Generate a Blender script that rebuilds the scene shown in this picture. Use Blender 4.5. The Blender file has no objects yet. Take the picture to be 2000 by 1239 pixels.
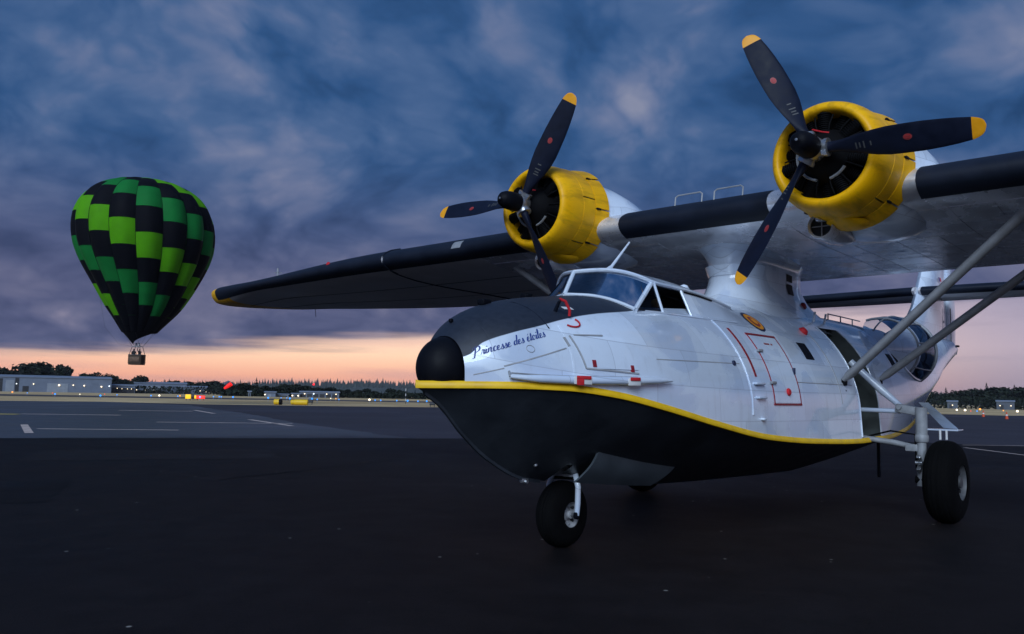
import bpy, bmesh, math, random
import numpy as np
from mathutils import Vector, Matrix
random.seed(7)
S = bpy.context.scene
COL = S.collection
PI = math.pi
R = math.radians

# ------------------------------------------------------------------ camera
CAM = np.array([-5.4396, -6.1503, 1.7338])
YAW, PITCH, ROLL, FPX = 0.734482, 0.093650, 0.018106, 1630.2257
fw = np.array([math.cos(YAW)*math.cos(PITCH), math.sin(YAW)*math.cos(PITCH), math.sin(PITCH)])
r0 = np.array([math.sin(YAW), -math.cos(YAW), 0.0]); u0 = np.cross(r0, fw)
rt = math.cos(ROLL)*r0 + math.sin(ROLL)*u0; up = -math.sin(ROLL)*r0 + math.cos(ROLL)*u0
cd = bpy.data.cameras.new('camera'); co = bpy.data.objects.new('camera', cd); COL.objects.link(co)
co.matrix_world = Matrix(((rt[0], up[0], -fw[0], CAM[0]), (rt[1], up[1], -fw[1], CAM[1]), (rt[2], up[2], -fw[2], CAM[2]), (0, 0, 0, 1)))
cd.sensor_width = 36; cd.lens = 36*FPX/2000; cd.clip_start = .05; cd.clip_end = 20000
cd.dof.use_dof = False
S.camera = co

# ------------------------------------------------------------------ world / sky
W = bpy.data.worlds.new('World'); S.world = W; W.use_nodes = True
wt = W.node_tree; wt.nodes.clear()
SUN_ELEV, SUN_AZ = R(30), math.atan2(-.47, -.88)        # direction towards the brightest part of the overcast
class NT:
    def __init__(s, t): s.t = t
    def n(s, typ, **k):
        a = s.t.nodes.new('ShaderNode'+typ)
        for q, v in k.items(): setattr(a, q, v)
        return a
    def put(s, sock, v):
        if v is None: return
        if hasattr(v, 'is_output') or isinstance(v, bpy.types.NodeSocket): s.t.links.new(v, sock)
        else: sock.default_value = v
    def math(s, op, a, b=None, c=None, clamp=False):
        m = s.n('Math', operation=op, use_clamp=clamp); s.put(m.inputs[0], a); s.put(m.inputs[1], b)
        if c is not None: s.put(m.inputs[2], c)
        return m.outputs[0]
    def vm(s, op, a, b=None):
        m = s.n('VectorMath', operation=op); s.put(m.inputs[0], a); s.put(m.inputs[1], b)
        return m.outputs['Value'] if op in ('DOT_PRODUCT', 'LENGTH') else m.outputs[0]
    def mix(s, f, a, b, blend='MIX'):
        m = s.n('Mix', data_type='RGBA', blend_type=blend); s.put(m.inputs[0], f)
        s.put(m.inputs[6], a if not isinstance(a, tuple) else (*a, 1)[:4]); s.put(m.inputs[7], b if not isinstance(b, tuple) else (*b, 1)[:4])
        return m.outputs[2]
    def ramp(s, f, stops, interp='LINEAR'):
        m = s.n('ValToRGB'); m.color_ramp.interpolation = interp; e = m.color_ramp.elements
        while len(e) < len(stops): e.new(.5)
        for q, (p, c) in zip(e, stops): q.position = p; q.color = (*c, 1) if len(c) == 3 else c
        s.put(m.inputs[0], f); return m.outputs[0]
    def noise(s, vec, scale, detail=4, rough=.55, dist=0, typ='FBM', dim='3D'):
        m = s.n('TexNoise'); m.noise_dimensions = dim; s.put(m.inputs['Vector'], vec); m.inputs['Scale'].default_value = scale
        m.inputs['Detail'].default_value = detail; m.inputs['Roughness'].default_value = rough; m.inputs['Distortion'].default_value = dist
        return m.outputs[0]
    def maprange(s, v, a, b, c=0., d=1., smooth=False):
        m = s.n('MapRange'); m.interpolation_type = 'SMOOTHSTEP' if smooth else 'LINEAR'; m.clamp = True
        s.put(m.inputs[0], v)
        for i, q in enumerate((a, b, c, d)): s.put(m.inputs[1+i], q)
        return m.outputs[0]
    def comb(s, x, y, z):
        m = s.n('CombineXYZ')
        for i, q in enumerate((x, y, z)): s.put(m.inputs[i], q)
        return m.outputs[0]
    def sep(s, v):
        m = s.n('SeparateXYZ'); s.put(m.inputs[0], v); return m.outputs
N = NT(wt); CL0, CL1 = .295, .79
tc = N.n('TexCoord'); D = tc.outputs['Generated']
dx, dy, dz = N.sep(D)
zz = N.math('MAXIMUM', dz, 0.0)
den = N.math('ADD', zz, .42)
P = N.comb(N.math('DIVIDE', dx, den), N.math('DIVIDE', dy, den), 0.0)
warp = N.noise(P, 2.4, 2, .5, dim='2D')
Pw = N.vm('ADD', P, N.comb(N.math('MULTIPLY', warp, .22), N.math('MULTIPLY', warp, -.18), 0.))
n1 = N.noise(Pw, 4.1, 6, .48, .0, dim='2D')
def billow(sc): return N.math('ABSOLUTE', N.math('MULTIPLY', N.math('SUBTRACT', N.noise(Pw, sc, 3, .45, .0, dim='2D'), .5), 2.0))
n2 = N.math('ADD', N.math('MULTIPLY', billow(5.6), 1.0), N.math('MULTIPLY', billow(12.5), .6))
cl = N.math('ADD', N.math('MULTIPLY', n1, .85), N.math('MULTIPLY', n2, .24))
cl = N.maprange(cl, CL0, CL1)
cloud = N.ramp(cl, [(0, (.015, .055, .155)), (.25, (.028, .086, .225)), (.5, (.064, .126, .275)), (.75, (.135, .180, .320)), (1, (.23, .255, .37))])
low = N.ramp(cl, [(0, (.046, .060, .140)), (.35, (.085, .098, .200)), (.7, (.145, .150, .255)), (1, (.25, .23, .33))])
cloud = N.mix(N.maprange(zz, .10, .30, 0., 1., True), low, cloud)
# clear strip of dusk sky under the edge of the cloud deck
side = N.vm('DOT_PRODUCT', D, (float(r0[0]), float(r0[1]), 0.0))
ahead = N.vm('DOT_PRODUCT', D, (math.cos(YAW+.17), math.sin(YAW+.17), 0.0))
streak = N.noise(N.comb(N.math('MULTIPLY', side, 2.2), N.math('MULTIPLY', zz, 34.0), N.math('MULTIPLY', ahead, 2.2)), 1.5, 5, .55)
edge = N.math('ADD', N.math('ADD', .072, N.math('MULTIPLY', side, .075)), N.math('MULTIPLY', N.math('SUBTRACT', streak, .5), .045))
deck = N.maprange(N.math('SUBTRACT', zz, edge), -.010, .016, 0., 1., True)
glow = N.maprange(ahead, .72, .985, 0., 1., True)
band_w = N.ramp(N.maprange(zz, 0., .10), [(0, (.85, .33, .22)), (.18, (1.08, .50, .31)), (.45, (1.14, .74, .50)), (1, (.90, .66, .62))])
band_c = N.ramp(N.maprange(zz, 0., .12), [(0, (.30, .25, .33)), (.5, (.48, .40, .50)), (1, (.36, .33, .46))])
band = N.mix(glow, band_c, band_w)
band = N.mix(N.math('MULTIPLY', N.maprange(streak, .52, .70), .45), band, N.mix(glow, (.28, .25, .36), (.60, .33, .34)))
skyc = N.mix(deck, band, cloud)
nis = N.n('TexSky'); nis.sky_type = 'NISHITA'; nis.sun_disc = False; nis.sun_elevation = SUN_ELEV; nis.sun_rotation = PI/2-SUN_AZ
nis.air_density = 1.4; nis.dust_density = 2.5
skyc = N.mix(1.0, skyc, N.mix(1.0, nis.outputs[0], (.0012, .0012, .0012), 'MULTIPLY'), 'ADD')
bg = N.n('Background'); wt.links.new(skyc, bg.inputs[0]); bg.inputs[1].default_value = 1.0
out = N.n('OutputWorld'); wt.links.new(bg.outputs[0], out.inputs[0])
# ------------------------------------------------------------------ sun: the soft bright part of the overcast
sl = bpy.data.lights.new('sun', 'SUN'); sl.energy = 2.75; sl.angle = R(36); sl.color = (.69, .83, 1.0)
so = bpy.data.objects.new('sun', sl); COL.objects.link(so)
tosun = Vector((math.cos(SUN_AZ)*math.cos(SUN_ELEV), math.sin(SUN_AZ)*math.cos(SUN_ELEV), math.sin(SUN_ELEV)))
so.rotation_euler = tosun.to_track_quat('Z', 'Y').to_euler(); so.location = (-20, -20, 30)
S.view_settings.view_transform = 'Standard'; S.view_settings.look = 'None'; S.view_settings.exposure = 0; S.view_settings.gamma = 1
S.view_settings.use_curve_mapping = False
S.render.engine = 'CYCLES'; W.cycles.sampling_method = 'MANUAL'; W.cycles.sample_map_resolution = 512
S.cycles.max_bounces = 4; S.cycles.diffuse_bounces = 3; S.cycles.glossy_bounces = 3; S.cycles.volume_bounces = 0; S.cycles.transparent_max_bounces = 12

# ------------------------------------------------------------------ helpers
def at(px, py, depth):
    v = fw + (px-1000)/FPX*rt + (619.5-py)/FPX*up
    return CAM + v*depth
def gz(x, y):                                   # the airfield falls away gently beyond the apron
    d = math.hypot(x-CAM[0], y-CAM[1]); return -.003*max(0, d-125)
def gnd(px, depth):                             # ground point seen in column px at a given distance
    v = fw + (px-1000)/FPX*rt; v = v/np.hypot(v[0], v[1]); p = CAM + v*depth
    return np.array([p[0], p[1], gz(p[0], p[1])])
def onz(px, py, z=0.):
    v = fw + (px-1000)/FPX*rt + (619.5-py)/FPX*up; return CAM + v*((z-CAM[2])/v[2])
ORG = {}
def tag(o, label=None, cat=None, group=None, kind=None):
    if label: o['label'] = label
    if cat: o['category'] = cat
    if group: o['group'] = group
    if kind: o['kind'] = kind
    return o
def empty(name, loc, label, cat, group=None, rz=0):
    o = bpy.data.objects.new(name, None); COL.objects.link(o); o.location = loc; o.rotation_euler = (0, 0, rz)
    o.empty_display_size = .3; ORG[o.name] = Vector(loc); return tag(o, label, cat, group)
def finish(me, smooth=True, ang=38):
    if smooth:
        me.shade_smooth(); me.set_sharp_from_angle(angle=R(ang))
    return me
class MB:
    def __init__(s): s.v = []; s.f = []; s.m = []
    def add(s, v, f, m=0):
        o = len(s.v); s.v += [tuple(map(float, q)) for q in v]; s.f += [tuple(o+i for i in q) for q in f]; s.m += [m]*len(f); return s
    def grid(s, rows, cu=False, cv=False, m=0, flip=False):
        nu, nv = len(rows), len(rows[0]); f = []
        for i in range(nu if cu else nu-1):
            for j in range(nv if cv else nv-1):
                a, b = i*nv+j, i*nv+(j+1) % nv; c, d = ((i+1) % nu)*nv+(j+1) % nv, ((i+1) % nu)*nv+j
                f.append((a, d, c, b) if flip else (a, b, c, d))
        return s.add([p for r in rows for p in r], f, m)
    def box(s, c, d, rot=None, m=0, bev=0):
        x, y, z = (q/2 for q in d); M = rot or Matrix.Identity(3); c = Vector(c)
        if bev:
            bm = bmesh.new(); bmesh.ops.create_cube(bm, size=1)
            for q in bm.verts: q.co = Vector((q.co.x*d[0], q.co.y*d[1], q.co.z*d[2]))
            bmesh.ops.bevel(bm, geom=bm.edges[:], offset=bev, segments=2, affect='EDGES', profile=.5)
            bm.verts.ensure_lookup_table(); vv = [c+M@q.co for q in bm.verts]; ff = [[q.index for q in f.verts] for f in bm.faces]; bm.free()
            return s.add(vv, ff, m)
        p = [c+M@Vector((a*x, b*y, e*z)) for a in (-1, 1) for b in (-1, 1) for e in (-1, 1)]
        return s.add(p, [(0, 1, 3, 2), (4, 6, 7, 5), (0, 4, 5, 1), (2, 3, 7, 6), (0, 2, 6, 4), (1, 5, 7, 3)], m)
    def tube(s, path, r, n=10, m=0, caps=True, flat=1., flatdir=None, closed=False):
        path = [Vector(p) for p in path]; rr = r if isinstance(r, (list, tuple)) else [r]*len(path); rows = []; prev = None; L = len(path)
        for i, p in enumerate(path):
            if closed: t = (path[(i+1) % L]-path[i-1])
            else: t = path[min(i+1, L-1)]-path[max(i-1, 0)]
            t.normalize()
            if prev is None:
                a = Vector(flatdir) if flatdir else (Vector((0, 0, 1)) if abs(t.z) < .9 else Vector((1, 0, 0)))
            else: a = prev
            a = (a-t*a.dot(t)).normalized(); b = t.cross(a); prev = a
            rows.append([p+a*(rr[i]*math.cos(2*PI*k/n))+b*(rr[i]*flat*math.sin(2*PI*k/n)) for k in range(n)])
        s.grid(rows, cu=closed, cv=True, m=m)
        if caps and not closed:
            o = len(s.v)-len(rows)*n; s.f.append(tuple(o+k for k in range(n))[::-1]); s.f.append(tuple(o+(L-1)*n+k for k in range(n))); s.m += [m, m]
        return s
    def lathe(s, prof, c, ax, n=32, m=0, arc=None, closed_prof=False):
        ax = Vector(ax).normalized(); a = Vector((0, 0, 1)) if abs(ax.z) < .9 else Vector((1, 0, 0)); a = (a-ax*a.dot(ax)).normalized(); b = ax.cross(a); c = Vector(c)
        a0, a1 = arc or (0, 2*PI); full = arc is None; k = n if full else n+1
        rows = [[c+ax*h+(a*math.cos(a0+(a1-a0)*i/n)+b*math.sin(a0+(a1-a0)*i/n))*r for (r, h) in prof] for i in range(k)]
        return s.grid(rows, cu=full, cv=closed_prof, m=m)
    def build(s, name, mats, parent=None, smooth=True, ang=38, local=False):
        me = bpy.data.meshes.new(name); org = Vector((0, 0, 0)) if (local or parent is None) else ORG[parent.name]
        me.from_pydata([Vector(q)-org for q in s.v], [], s.f)
        mats = mats if isinstance(mats, (list, tuple)) else [mats]
        for q in mats: me.materials.append(q)
        if any(s.m): me.polygons.foreach_set('material_index', s.m)
        me.update(); finish(me, smooth, ang)
        o = bpy.data.objects.new(name, me); COL.objects.link(o)
        if parent is not None: o.parent = parent; ORG[o.name] = ORG[parent.name]
        return o
def recalc(o):
    bm = bmesh.new(); bm.from_mesh(o.data); bmesh.ops.delete(bm, geom=[q for q in bm.verts if not q.link_faces], context='VERTS'); bmesh.ops.recalc_face_normals(bm, faces=bm.faces[:]); bm.to_mesh(o.data); bm.free(); return o
def copy_tree(o, parent=None):
    c = o.copy(); COL.objects.link(c); c.parent = parent
    for ch in list(o.children): copy_tree(ch, c)
    return c
def pch(xs, ys):
    xs = np.array(xs, float); ys = np.array(ys, float); h = np.diff(xs); d = np.diff(ys)/h; m = np.zeros(len(xs))
    for i in range(1, len(xs)-1):
        if d[i-1]*d[i] > 0:
            w1 = 2*h[i]+h[i-1]; w2 = h[i]+2*h[i-1]; m[i] = (w1+w2)/(w1/d[i-1]+w2/d[i])
    m[0] = d[0]; m[-1] = d[-1]
    def f(x):
        x = min(max(x, xs[0]), xs[-1]); i = min(max(int(np.searchsorted(xs, x))-1, 0), len(xs)-2)
        t = (x-xs[i])/h[i]; t2 = t*t; t3 = t2*t
        return float((2*t3-3*t2+1)*ys[i]+(t3-2*t2+t)*h[i]*m[i]+(-2*t3+3*t2)*ys[i+1]+(t3-t2)*h[i]*m[i+1])
    return f

# ------------------------------------------------------------------ materials
def mat(name, base, rough=.5, metal=0., var=.15, vscale=3., bump=0., bscale=30., coat=0., rvar=.1, spec=.5, detail=5):
    m = bpy.data.materials.new(name); m.use_nodes = True; t = m.node_tree; b = t.nodes['Principled BSDF']; n = NT(t)
    P = n.n('TexCoord').outputs['Object']
    f = n.noise(P, vscale, detail, .6)
    lo = tuple(c*(1-var) for c in base); hi = tuple(min(1, c*(1+var)) for c in base)
    t.links.new(n.ramp(f, [(.3, lo), (.7, hi)]), b.inputs['Base Color'])
    t.links.new(n.maprange(f, .3, .7, max(.02, rough-rvar), min(1, rough+rvar)), b.inputs['Roughness'])
    b.inputs['Metallic'].default_value = metal; b.inputs['Coat Weight'].default_value = coat; b.inputs['Coat Roughness'].default_value = .08
    b.inputs['Specular IOR Level'].default_value = spec
    if bump:
        q = n.n('Bump'); q.inputs['Strength'].default_value = bump; q.inputs['Distance'].default_value = .02
        t.links.new(n.noise(P, bscale, 4, .6), q.inputs['Height']); t.links.new(q.outputs[0], b.inputs['Normal'])
    return m
def emis(name, col, s):
    m = bpy.data.materials.new(name); m.use_nodes = True; b = m.node_tree.nodes['Principled BSDF']
    b.inputs['Base Color'].default_value = (*col, 1); b.inputs['Emission Color'].default_value = (*col, 1); b.inputs['Emission Strength'].default_value = s
    return m
def glassmat(name, tint, rough=.03):
    m = bpy.data.materials.new(name); m.use_nodes = True; t = m.node_tree; t.nodes.clear(); n = NT(t)
    g = n.n('BsdfGlossy'); g.inputs['Roughness'].default_value = rough; g.inputs['Color'].default_value = (.55, .62, .72, 1)
    tr = n.n('BsdfTransparent'); tr.inputs['Color'].default_value = (*tint, 1)
    fr = n.n('Fresnel'); fr.inputs['IOR'].default_value = 1.55
    mx = n.n('MixShader'); t.links.new(n.math('ADD', fr.outputs[0], .03), mx.inputs[0]); t.links.new(tr.outputs[0], mx.inputs[1]); t.links.new(g.outputs[0], mx.inputs[2])
    o = n.n('OutputMaterial'); t.links.new(mx.outputs[0], o.inputs[0]); return m
ROOT = Vector((5.0, 0, 0))
def whitepaint(name, antiglare):
    m = bpy.data.materials.new(name); m.use_nodes = True; t = m.node_tree; b = t.nodes['Principled BSDF']; n = NT(t)
    Pn = n.vm('ADD', n.n('TexCoord').outputs['Object'], tuple(ROOT))
    x, y, z = n.sep(Pn)
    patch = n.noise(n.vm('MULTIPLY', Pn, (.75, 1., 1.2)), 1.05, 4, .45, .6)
    pm = n.maprange(patch, .495, .560)                       # cloud reflections put into the colour, mixed with touched-up and polished areas
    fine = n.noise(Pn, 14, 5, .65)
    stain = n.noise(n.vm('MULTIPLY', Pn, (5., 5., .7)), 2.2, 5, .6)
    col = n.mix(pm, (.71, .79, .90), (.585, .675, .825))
    col = n.mix(n.math('MULTIPLY', n.maprange(fine, .35, .75), .16), col, (.58, .61, .67))
    col = n.mix(n.math('MULTIPLY', n.maprange(stain, .56, .78), .30), col, (.38, .39, .43))
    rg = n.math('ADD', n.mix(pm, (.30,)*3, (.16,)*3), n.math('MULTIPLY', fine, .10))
    # riveted skin plates: each with a slightly different tone, thin dark laps between them
    br = n.n('TexBrick'); br.offset = .5; br.inputs['Scale'].default_value = 1.; br.inputs['Brick Width'].default_value = 1.12; br.inputs['Row Height'].default_value = .37; br.inputs['Mortar Size'].default_value = .0045; br.inputs['Mortar Smooth'].default_value = .3
    br.inputs['Color1'].default_value = (.84, .84, .84, 1); br.inputs['Color2'].default_value = (1.06, 1.06, 1.06, 1); br.inputs['Mortar'].default_value = (.9, .9, .9, 1)
    t.links.new(n.comb(x, n.math('ADD', z, n.math('MULTIPLY', n.math('ABSOLUTE', y), .25)), 0.), br.inputs['Vector'])
    col = n.mix(1.0, col, br.outputs['Color'], 'MULTIPLY'); seam = br.outputs['Fac']
    col = n.mix(n.math('MULTIPLY', seam, .42), col, (.30, .32, .38))
    if antiglare:
        fc = n.n('FloatCurve'); cu = fc.mapping.curves[0]
        pts = [(.33, 2.10), (.52, 2.26), (.76, 2.36), (1.03, 2.44), (1.34, 2.53), (1.72, 2.61), (2.46, 2.71), (2.62, 2.735)]
        cu.points[0].location = (0, .05); cu.points[1].location = (1, .75)
        for (a, c) in pts: cu.points.new(a/3, c-2)
        fc.mapping.update(); n.put(fc.inputs['Value'], n.math('DIVIDE', x, 3.0))
        zb = n.math('ADD', fc.outputs[0], 2.0)
        ag = n.math('MULTIPLY', n.maprange(n.math('SUBTRACT', z, zb), -.004, .004), n.maprange(x, 2.60, 2.605, 1., 0.))
        dk = n.mix(n.maprange(fine, .3, .75), (.009, .013, .024), (.019, .025, .041))
        col = n.mix(ag, col, dk); rg = n.mix(ag, rg, (.55,)*3); t.links.new(n.math('MULTIPLY', n.math('SUBTRACT', 1.0, ag), .85), b.inputs['Coat Weight']); t.links.new(n.math('MULTIPLY', n.math('SUBTRACT', 1.0, ag), .06), b.inputs['Metallic'])
    t.links.new(col, b.inputs['Base Color']); t.links.new(rg, b.inputs['Roughness'])
    b.inputs['Coat Weight'].default_value = .85; b.inputs['Coat Roughness'].default_value = .035
    h = n.math('ADD', n.math('MULTIPLY', n.noise(Pn, 2.6, 3, .5), .55), n.math('MULTIPLY', seam, -.10))
    q = n.n('Bump'); q.inputs['Strength'].default_value = .35; q.inputs['Distance'].default_value = .02; t.links.new(h, q.inputs['Height']); t.links.new(q.outputs[0], b.inputs['Normal'])
    return m
M = {}
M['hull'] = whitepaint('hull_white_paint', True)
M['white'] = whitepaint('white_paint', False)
M['bottom'] = mat('hull_bottom_paint', (.026, .032, .042), .48, var=.3, vscale=1.5, bump=.15, bscale=6, rvar=.14)
M['bottomdoor'] = mat('door_grey_paint', (.060, .074, .088), .5, var=.2, vscale=2)
M['rimgrey'] = mat('rim_dark_grey', (.075, .078, .085), .5, var=.35, vscale=8)
M['yellow'] = mat('yellow_paint', (1.0, .475, .002), .45, var=.08, vscale=4, bump=.06, bscale=5, spec=.25)
M['yellow_stripe'] = mat('yellow_stripe_paint', (.90, .52, .006), .48, var=.15, vscale=6)
M['navy'] = mat('navy_rubber', (.008, .012, .024), .6, var=.3, vscale=2.5, bump=.2, bscale=8, spec=.25)
M['blade'] = mat('blade_black_paint', (.005, .008, .022), .55, var=.3, vscale=5, rvar=.12, spec=.2)
ym = M['yellow']; yt_ = ym.node_tree; yn = NT(yt_); yb_ = yt_.nodes['Principled BSDF']; yc = yb_.inputs['Base Color'].links[0].from_socket   # oil and soot drawn aft along the cowlings
yv = yn.vm('MULTIPLY', yn.n('TexCoord').outputs['Object'], (.9, 5., 5.)); ys = yn.maprange(yn.noise(yv, 1.6, 5, .6), .50, .72); yt_.links.new(yn.mix(yn.math('MULTIPLY', ys, .55), yc, (.30, .15, .006)), yb_.inputs['Base Color'])
M['tipyellow'] = mat('tip_yellow_paint', (.95, .37, .004), .42, var=.12, vscale=9)
M['red'] = mat('red_paint', (.24, .008, .016), .5, var=.25, vscale=20)
M['redtag'] = mat('red_fabric', (.55, .012, .020), .7, var=.2, vscale=20)
M['pink'] = mat('decal_red', (.27, .045, .045), .5, var=.15, vscale=30)
M['whiteprint'] = mat('white_print', (.7, .7, .7), .6, var=.1)
M['blue'] = mat('blue_print', (.006, .035, .21), .5, var=.1)
M['black'] = mat('black_gloss', (.0025, .003, .006), .6, var=.2, vscale=6, spec=.14)
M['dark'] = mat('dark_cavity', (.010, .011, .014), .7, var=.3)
M['well'] = mat('wheel_well_green', (.055, .065, .062), .6, var=.35, vscale=4, bump=.2)
M['wing'] = mat('wing_grey_paint', (.58, .56, .58), .45, var=.16, vscale=1.2, bump=.08, bscale=4, rvar=.14)
M['silver'] = mat('aluminium_skin', (.72, .72, .76), .24, metal=.45, var=.20, vscale=2.2, bump=.12, bscale=4, rvar=.14)
M['strut'] = mat('strut_grey_paint', (.34, .345, .36), .42, var=.18, vscale=5)
M['metal'] = mat('bare_metal', (.45, .46, .48), .32, metal=.85, var=.2, vscale=9)
M['steel'] = mat('gear_grey_paint', (.26, .27, .29), .45, var=.25, vscale=7)
M['rubber'] = mat('tyre_rubber', (.0028, .0028, .0033), .85, var=.3, vscale=12, bump=.2, spec=.08)
M['engine'] = mat('engine_black', (.004, .004, .005), .75, var=.4, vscale=9, spec=.10)
M['glass'] = glassmat('window_glass', (.30, .40, .50))
M['glass_blister'] = glassmat('blister_glass', (.72, .80, .86))
M['orange'] = mat('orange_print', (.75, .28, .02), .5, var=.1)
M['navyprint'] = mat('navy_print', (.012, .018, .06), .5, var=.1)
# ================================================================== ground
def groundmat(name, base, base2, rough, scale, bump=.3, specks=0., stretch=(1, 1, 1), spec=.35):
    m = bpy.data.materials.new(name); m.use_nodes = True; t = m.node_tree; b = t.nodes['Principled BSDF']; n = NT(t)
    Pn = n.vm('MULTIPLY', n.n('TexCoord').outputs['Object'], stretch)
    big = n.noise(Pn, scale, 6, .6, .4); mid = n.noise(Pn, scale*9, 5, .6); fine = n.noise(Pn, 55, 3, .7)
    f = n.math('ADD', n.math('ADD', n.math('MULTIPLY', big, .45), n.math('MULTIPLY', mid, .30)), n.math('MULTIPLY', fine, .25))
    col = n.ramp(f, [(.40, base), (.61, base2)])
    if specks:
        v = n.n('TexVoronoi'); v.inputs['Scale'].default_value = 2.3; t.links.new(Pn, v.inputs['Vector'])
        sp = n.math('MULTIPLY', n.maprange(v.outputs['Distance'], .035, .060, 1., 0.), n.maprange(n.sep(v.outputs['Color'])[0], .60, .62))
        col = n.mix(n.math('MULTIPLY', sp, specks), col, (.30, .28, .26))
        cr = n.n('TexVoronoi'); cr.feature = 'DISTANCE_TO_EDGE'; cr.inputs['Scale'].default_value = .11
        t.links.new(n.vm('ADD', Pn, n.comb(n.math('MULTIPLY', mid, 1.4), n.math('MULTIPLY', big, 2.5), 0.)), cr.inputs['Vector'])
        col = n.mix(n.math('MULTIPLY', n.maprange(cr.outputs['Distance'], .0015, .004, 1., 0.), .6), col, (.006, .006, .007))
    t.links.new(col, b.inputs['Base Color'])
    t.links.new(n.maprange(big, .3, .7, rough-.12, rough+.12), b.inputs['Roughness']); b.inputs['Specular IOR Level'].default_value = spec
    q = n.n('Bump'); q.inputs['Strength'].default_value = bump; q.inputs['Distance'].default_value = .012
    t.links.new(n.math('ADD', fine, n.math('MULTIPLY', mid, .6)), q.inputs['Height']); t.links.new(q.outputs[0], b.inputs['Normal'])
    return m
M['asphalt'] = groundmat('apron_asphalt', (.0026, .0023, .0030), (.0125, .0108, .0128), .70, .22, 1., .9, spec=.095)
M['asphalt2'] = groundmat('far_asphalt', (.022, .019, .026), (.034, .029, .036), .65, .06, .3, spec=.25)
M['oldpave'] = groundmat('old_pavement', (.040, .043, .054), (.062, .065, .076), .55, .12, .3)
M['grass'] = groundmat('dry_grass', (.40, .27, .135), (.70, .52, .29), .95, .03, .6, 0, (1, 1, 1), .1)
M['runway'] = groundmat('runway_grey', (.058, .048, .046), (.085, .070, .066), .7, .03, .3)
M['paintw'] = mat('road_paint_white', (.56, .44, .38), .6, var=.25, vscale=1.4)
om = M['oldpave']; ot = om.node_tree; on_ = NT(ot); ob_ = ot.nodes['Principled BSDF']; oc_ = ob_.inputs['Base Color'].links[0].from_socket   # worn, uneven edge where the old paving runs out
op = on_.n('TexCoord').outputs['Object']; orel = on_.vm('SUBTRACT', op, (4.0, 25.17, 0.)); od = on_.vm('DOT_PRODUCT', orel, (.478, .878, 0.)); os_ = on_.vm('DOT_PRODUCT', orel, (.878, -.478, 0.))
ow = on_.maprange(os_, 0., 14., .35, 4.5); onz = on_.math('MULTIPLY', on_.math('SUBTRACT', on_.noise(op, .9, 5, .6), .5), on_.math('MULTIPLY', ow, 1.6))
of_ = on_.math('DIVIDE', on_.math('ADD', od, onz), ow, clamp=True); ot.links.new(on_.mix(of_, (.014, .0125, .0150), oc_), ob_.inputs['Base Color'])
M['tar'] = mat('tar', (.0025, .0025, .0030), .7, var=.3, spec=.1)
M['painty'] = mat('road_paint_yellow', (.62, .46, .04), .6, var=.3, vscale=1.4)
def sheet(name, pts, m, z, kind='structure'):
    b = MB(); b.add([(p[0], p[1], z) for p in pts], [tuple(range(len(pts)))]); o = b.build(name, m, smooth=False); tag(o, kind=kind); return recalc(o)
# the ground: one sheet, rings about the camera, to the horizon
b = MB(); rows = []
for rad in [0.01, 20, 60, 100, 125, 160, 220, 300, 400, 550, 800, 1200, 2000, 3500, 6000, 9000]:
    rows.append([(CAM[0]+rad*math.cos(a), CAM[1]+rad*math.sin(a), -.012 + (-.003*max(0, min(rad, 900)-125))) for a in [2*PI*k/64 for k in range(64)]])
b.grid(rows, cv=True)
tag(recalc(b.build('ground', M['grass'])), kind='structure')
def gz(x, y):
    d = math.hypot(x-CAM[0], y-CAM[1]); return -.003*max(0, min(d, 900)-125)
def stripe(name, a, c, w, m, z=.012, n=8, jit=0.):
    a = np.array(a, float); c = np.array(c, float); d = c-a; L = np.hypot(*d); d /= L; q = np.array([-d[1], d[0]])*w/2
    b = MB(); rows = []
    for i in range(n+1):
        p = a+d*L*i/n+(q/np.linalg.norm(q)*random.uniform(-jit, jit)); rows.append([(*(p-q), gz(*p)+z), (*(p+q), gz(*p)+z)])
    b.grid(rows); o = b.build(name, m, smooth=False); tag(o, kind='structure'); return o
def ragged(pts, amp=.16, step=1.1):
    out = []
    for (a, c) in zip(pts, pts[1:]+pts[:1]):
        a = np.array(a, float); c = np.array(c, float); n = max(1, int(np.hypot(*(c-a))/step)) if np.hypot(*(c-a)) < 60 else 1
        for i in range(n): out.append(tuple(a+(c-a)*i/n+(np.array([random.uniform(-amp, amp), random.uniform(-amp, amp)]) if i else 0)))
    return out
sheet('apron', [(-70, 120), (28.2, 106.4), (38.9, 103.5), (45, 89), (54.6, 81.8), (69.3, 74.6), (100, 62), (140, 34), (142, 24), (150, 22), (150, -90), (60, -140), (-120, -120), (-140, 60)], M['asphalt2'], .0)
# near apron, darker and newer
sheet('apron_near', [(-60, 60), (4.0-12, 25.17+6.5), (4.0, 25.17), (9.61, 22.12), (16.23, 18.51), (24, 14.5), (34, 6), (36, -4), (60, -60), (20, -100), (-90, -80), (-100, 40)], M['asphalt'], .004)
sheet('taxi_lane', ragged([(-52, 120-.3), (28.1, 106.2), (38.6, 103.2), (39.7, 82.4), (35, 70.1), (28.5, 51.6), (20.84, 32.8), (18.05, 24.2), (16.23, 18.55), (9.61, 22.16), (4.0, 25.21), (-8, 31.71)]), M['oldpave'], .008)
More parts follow.
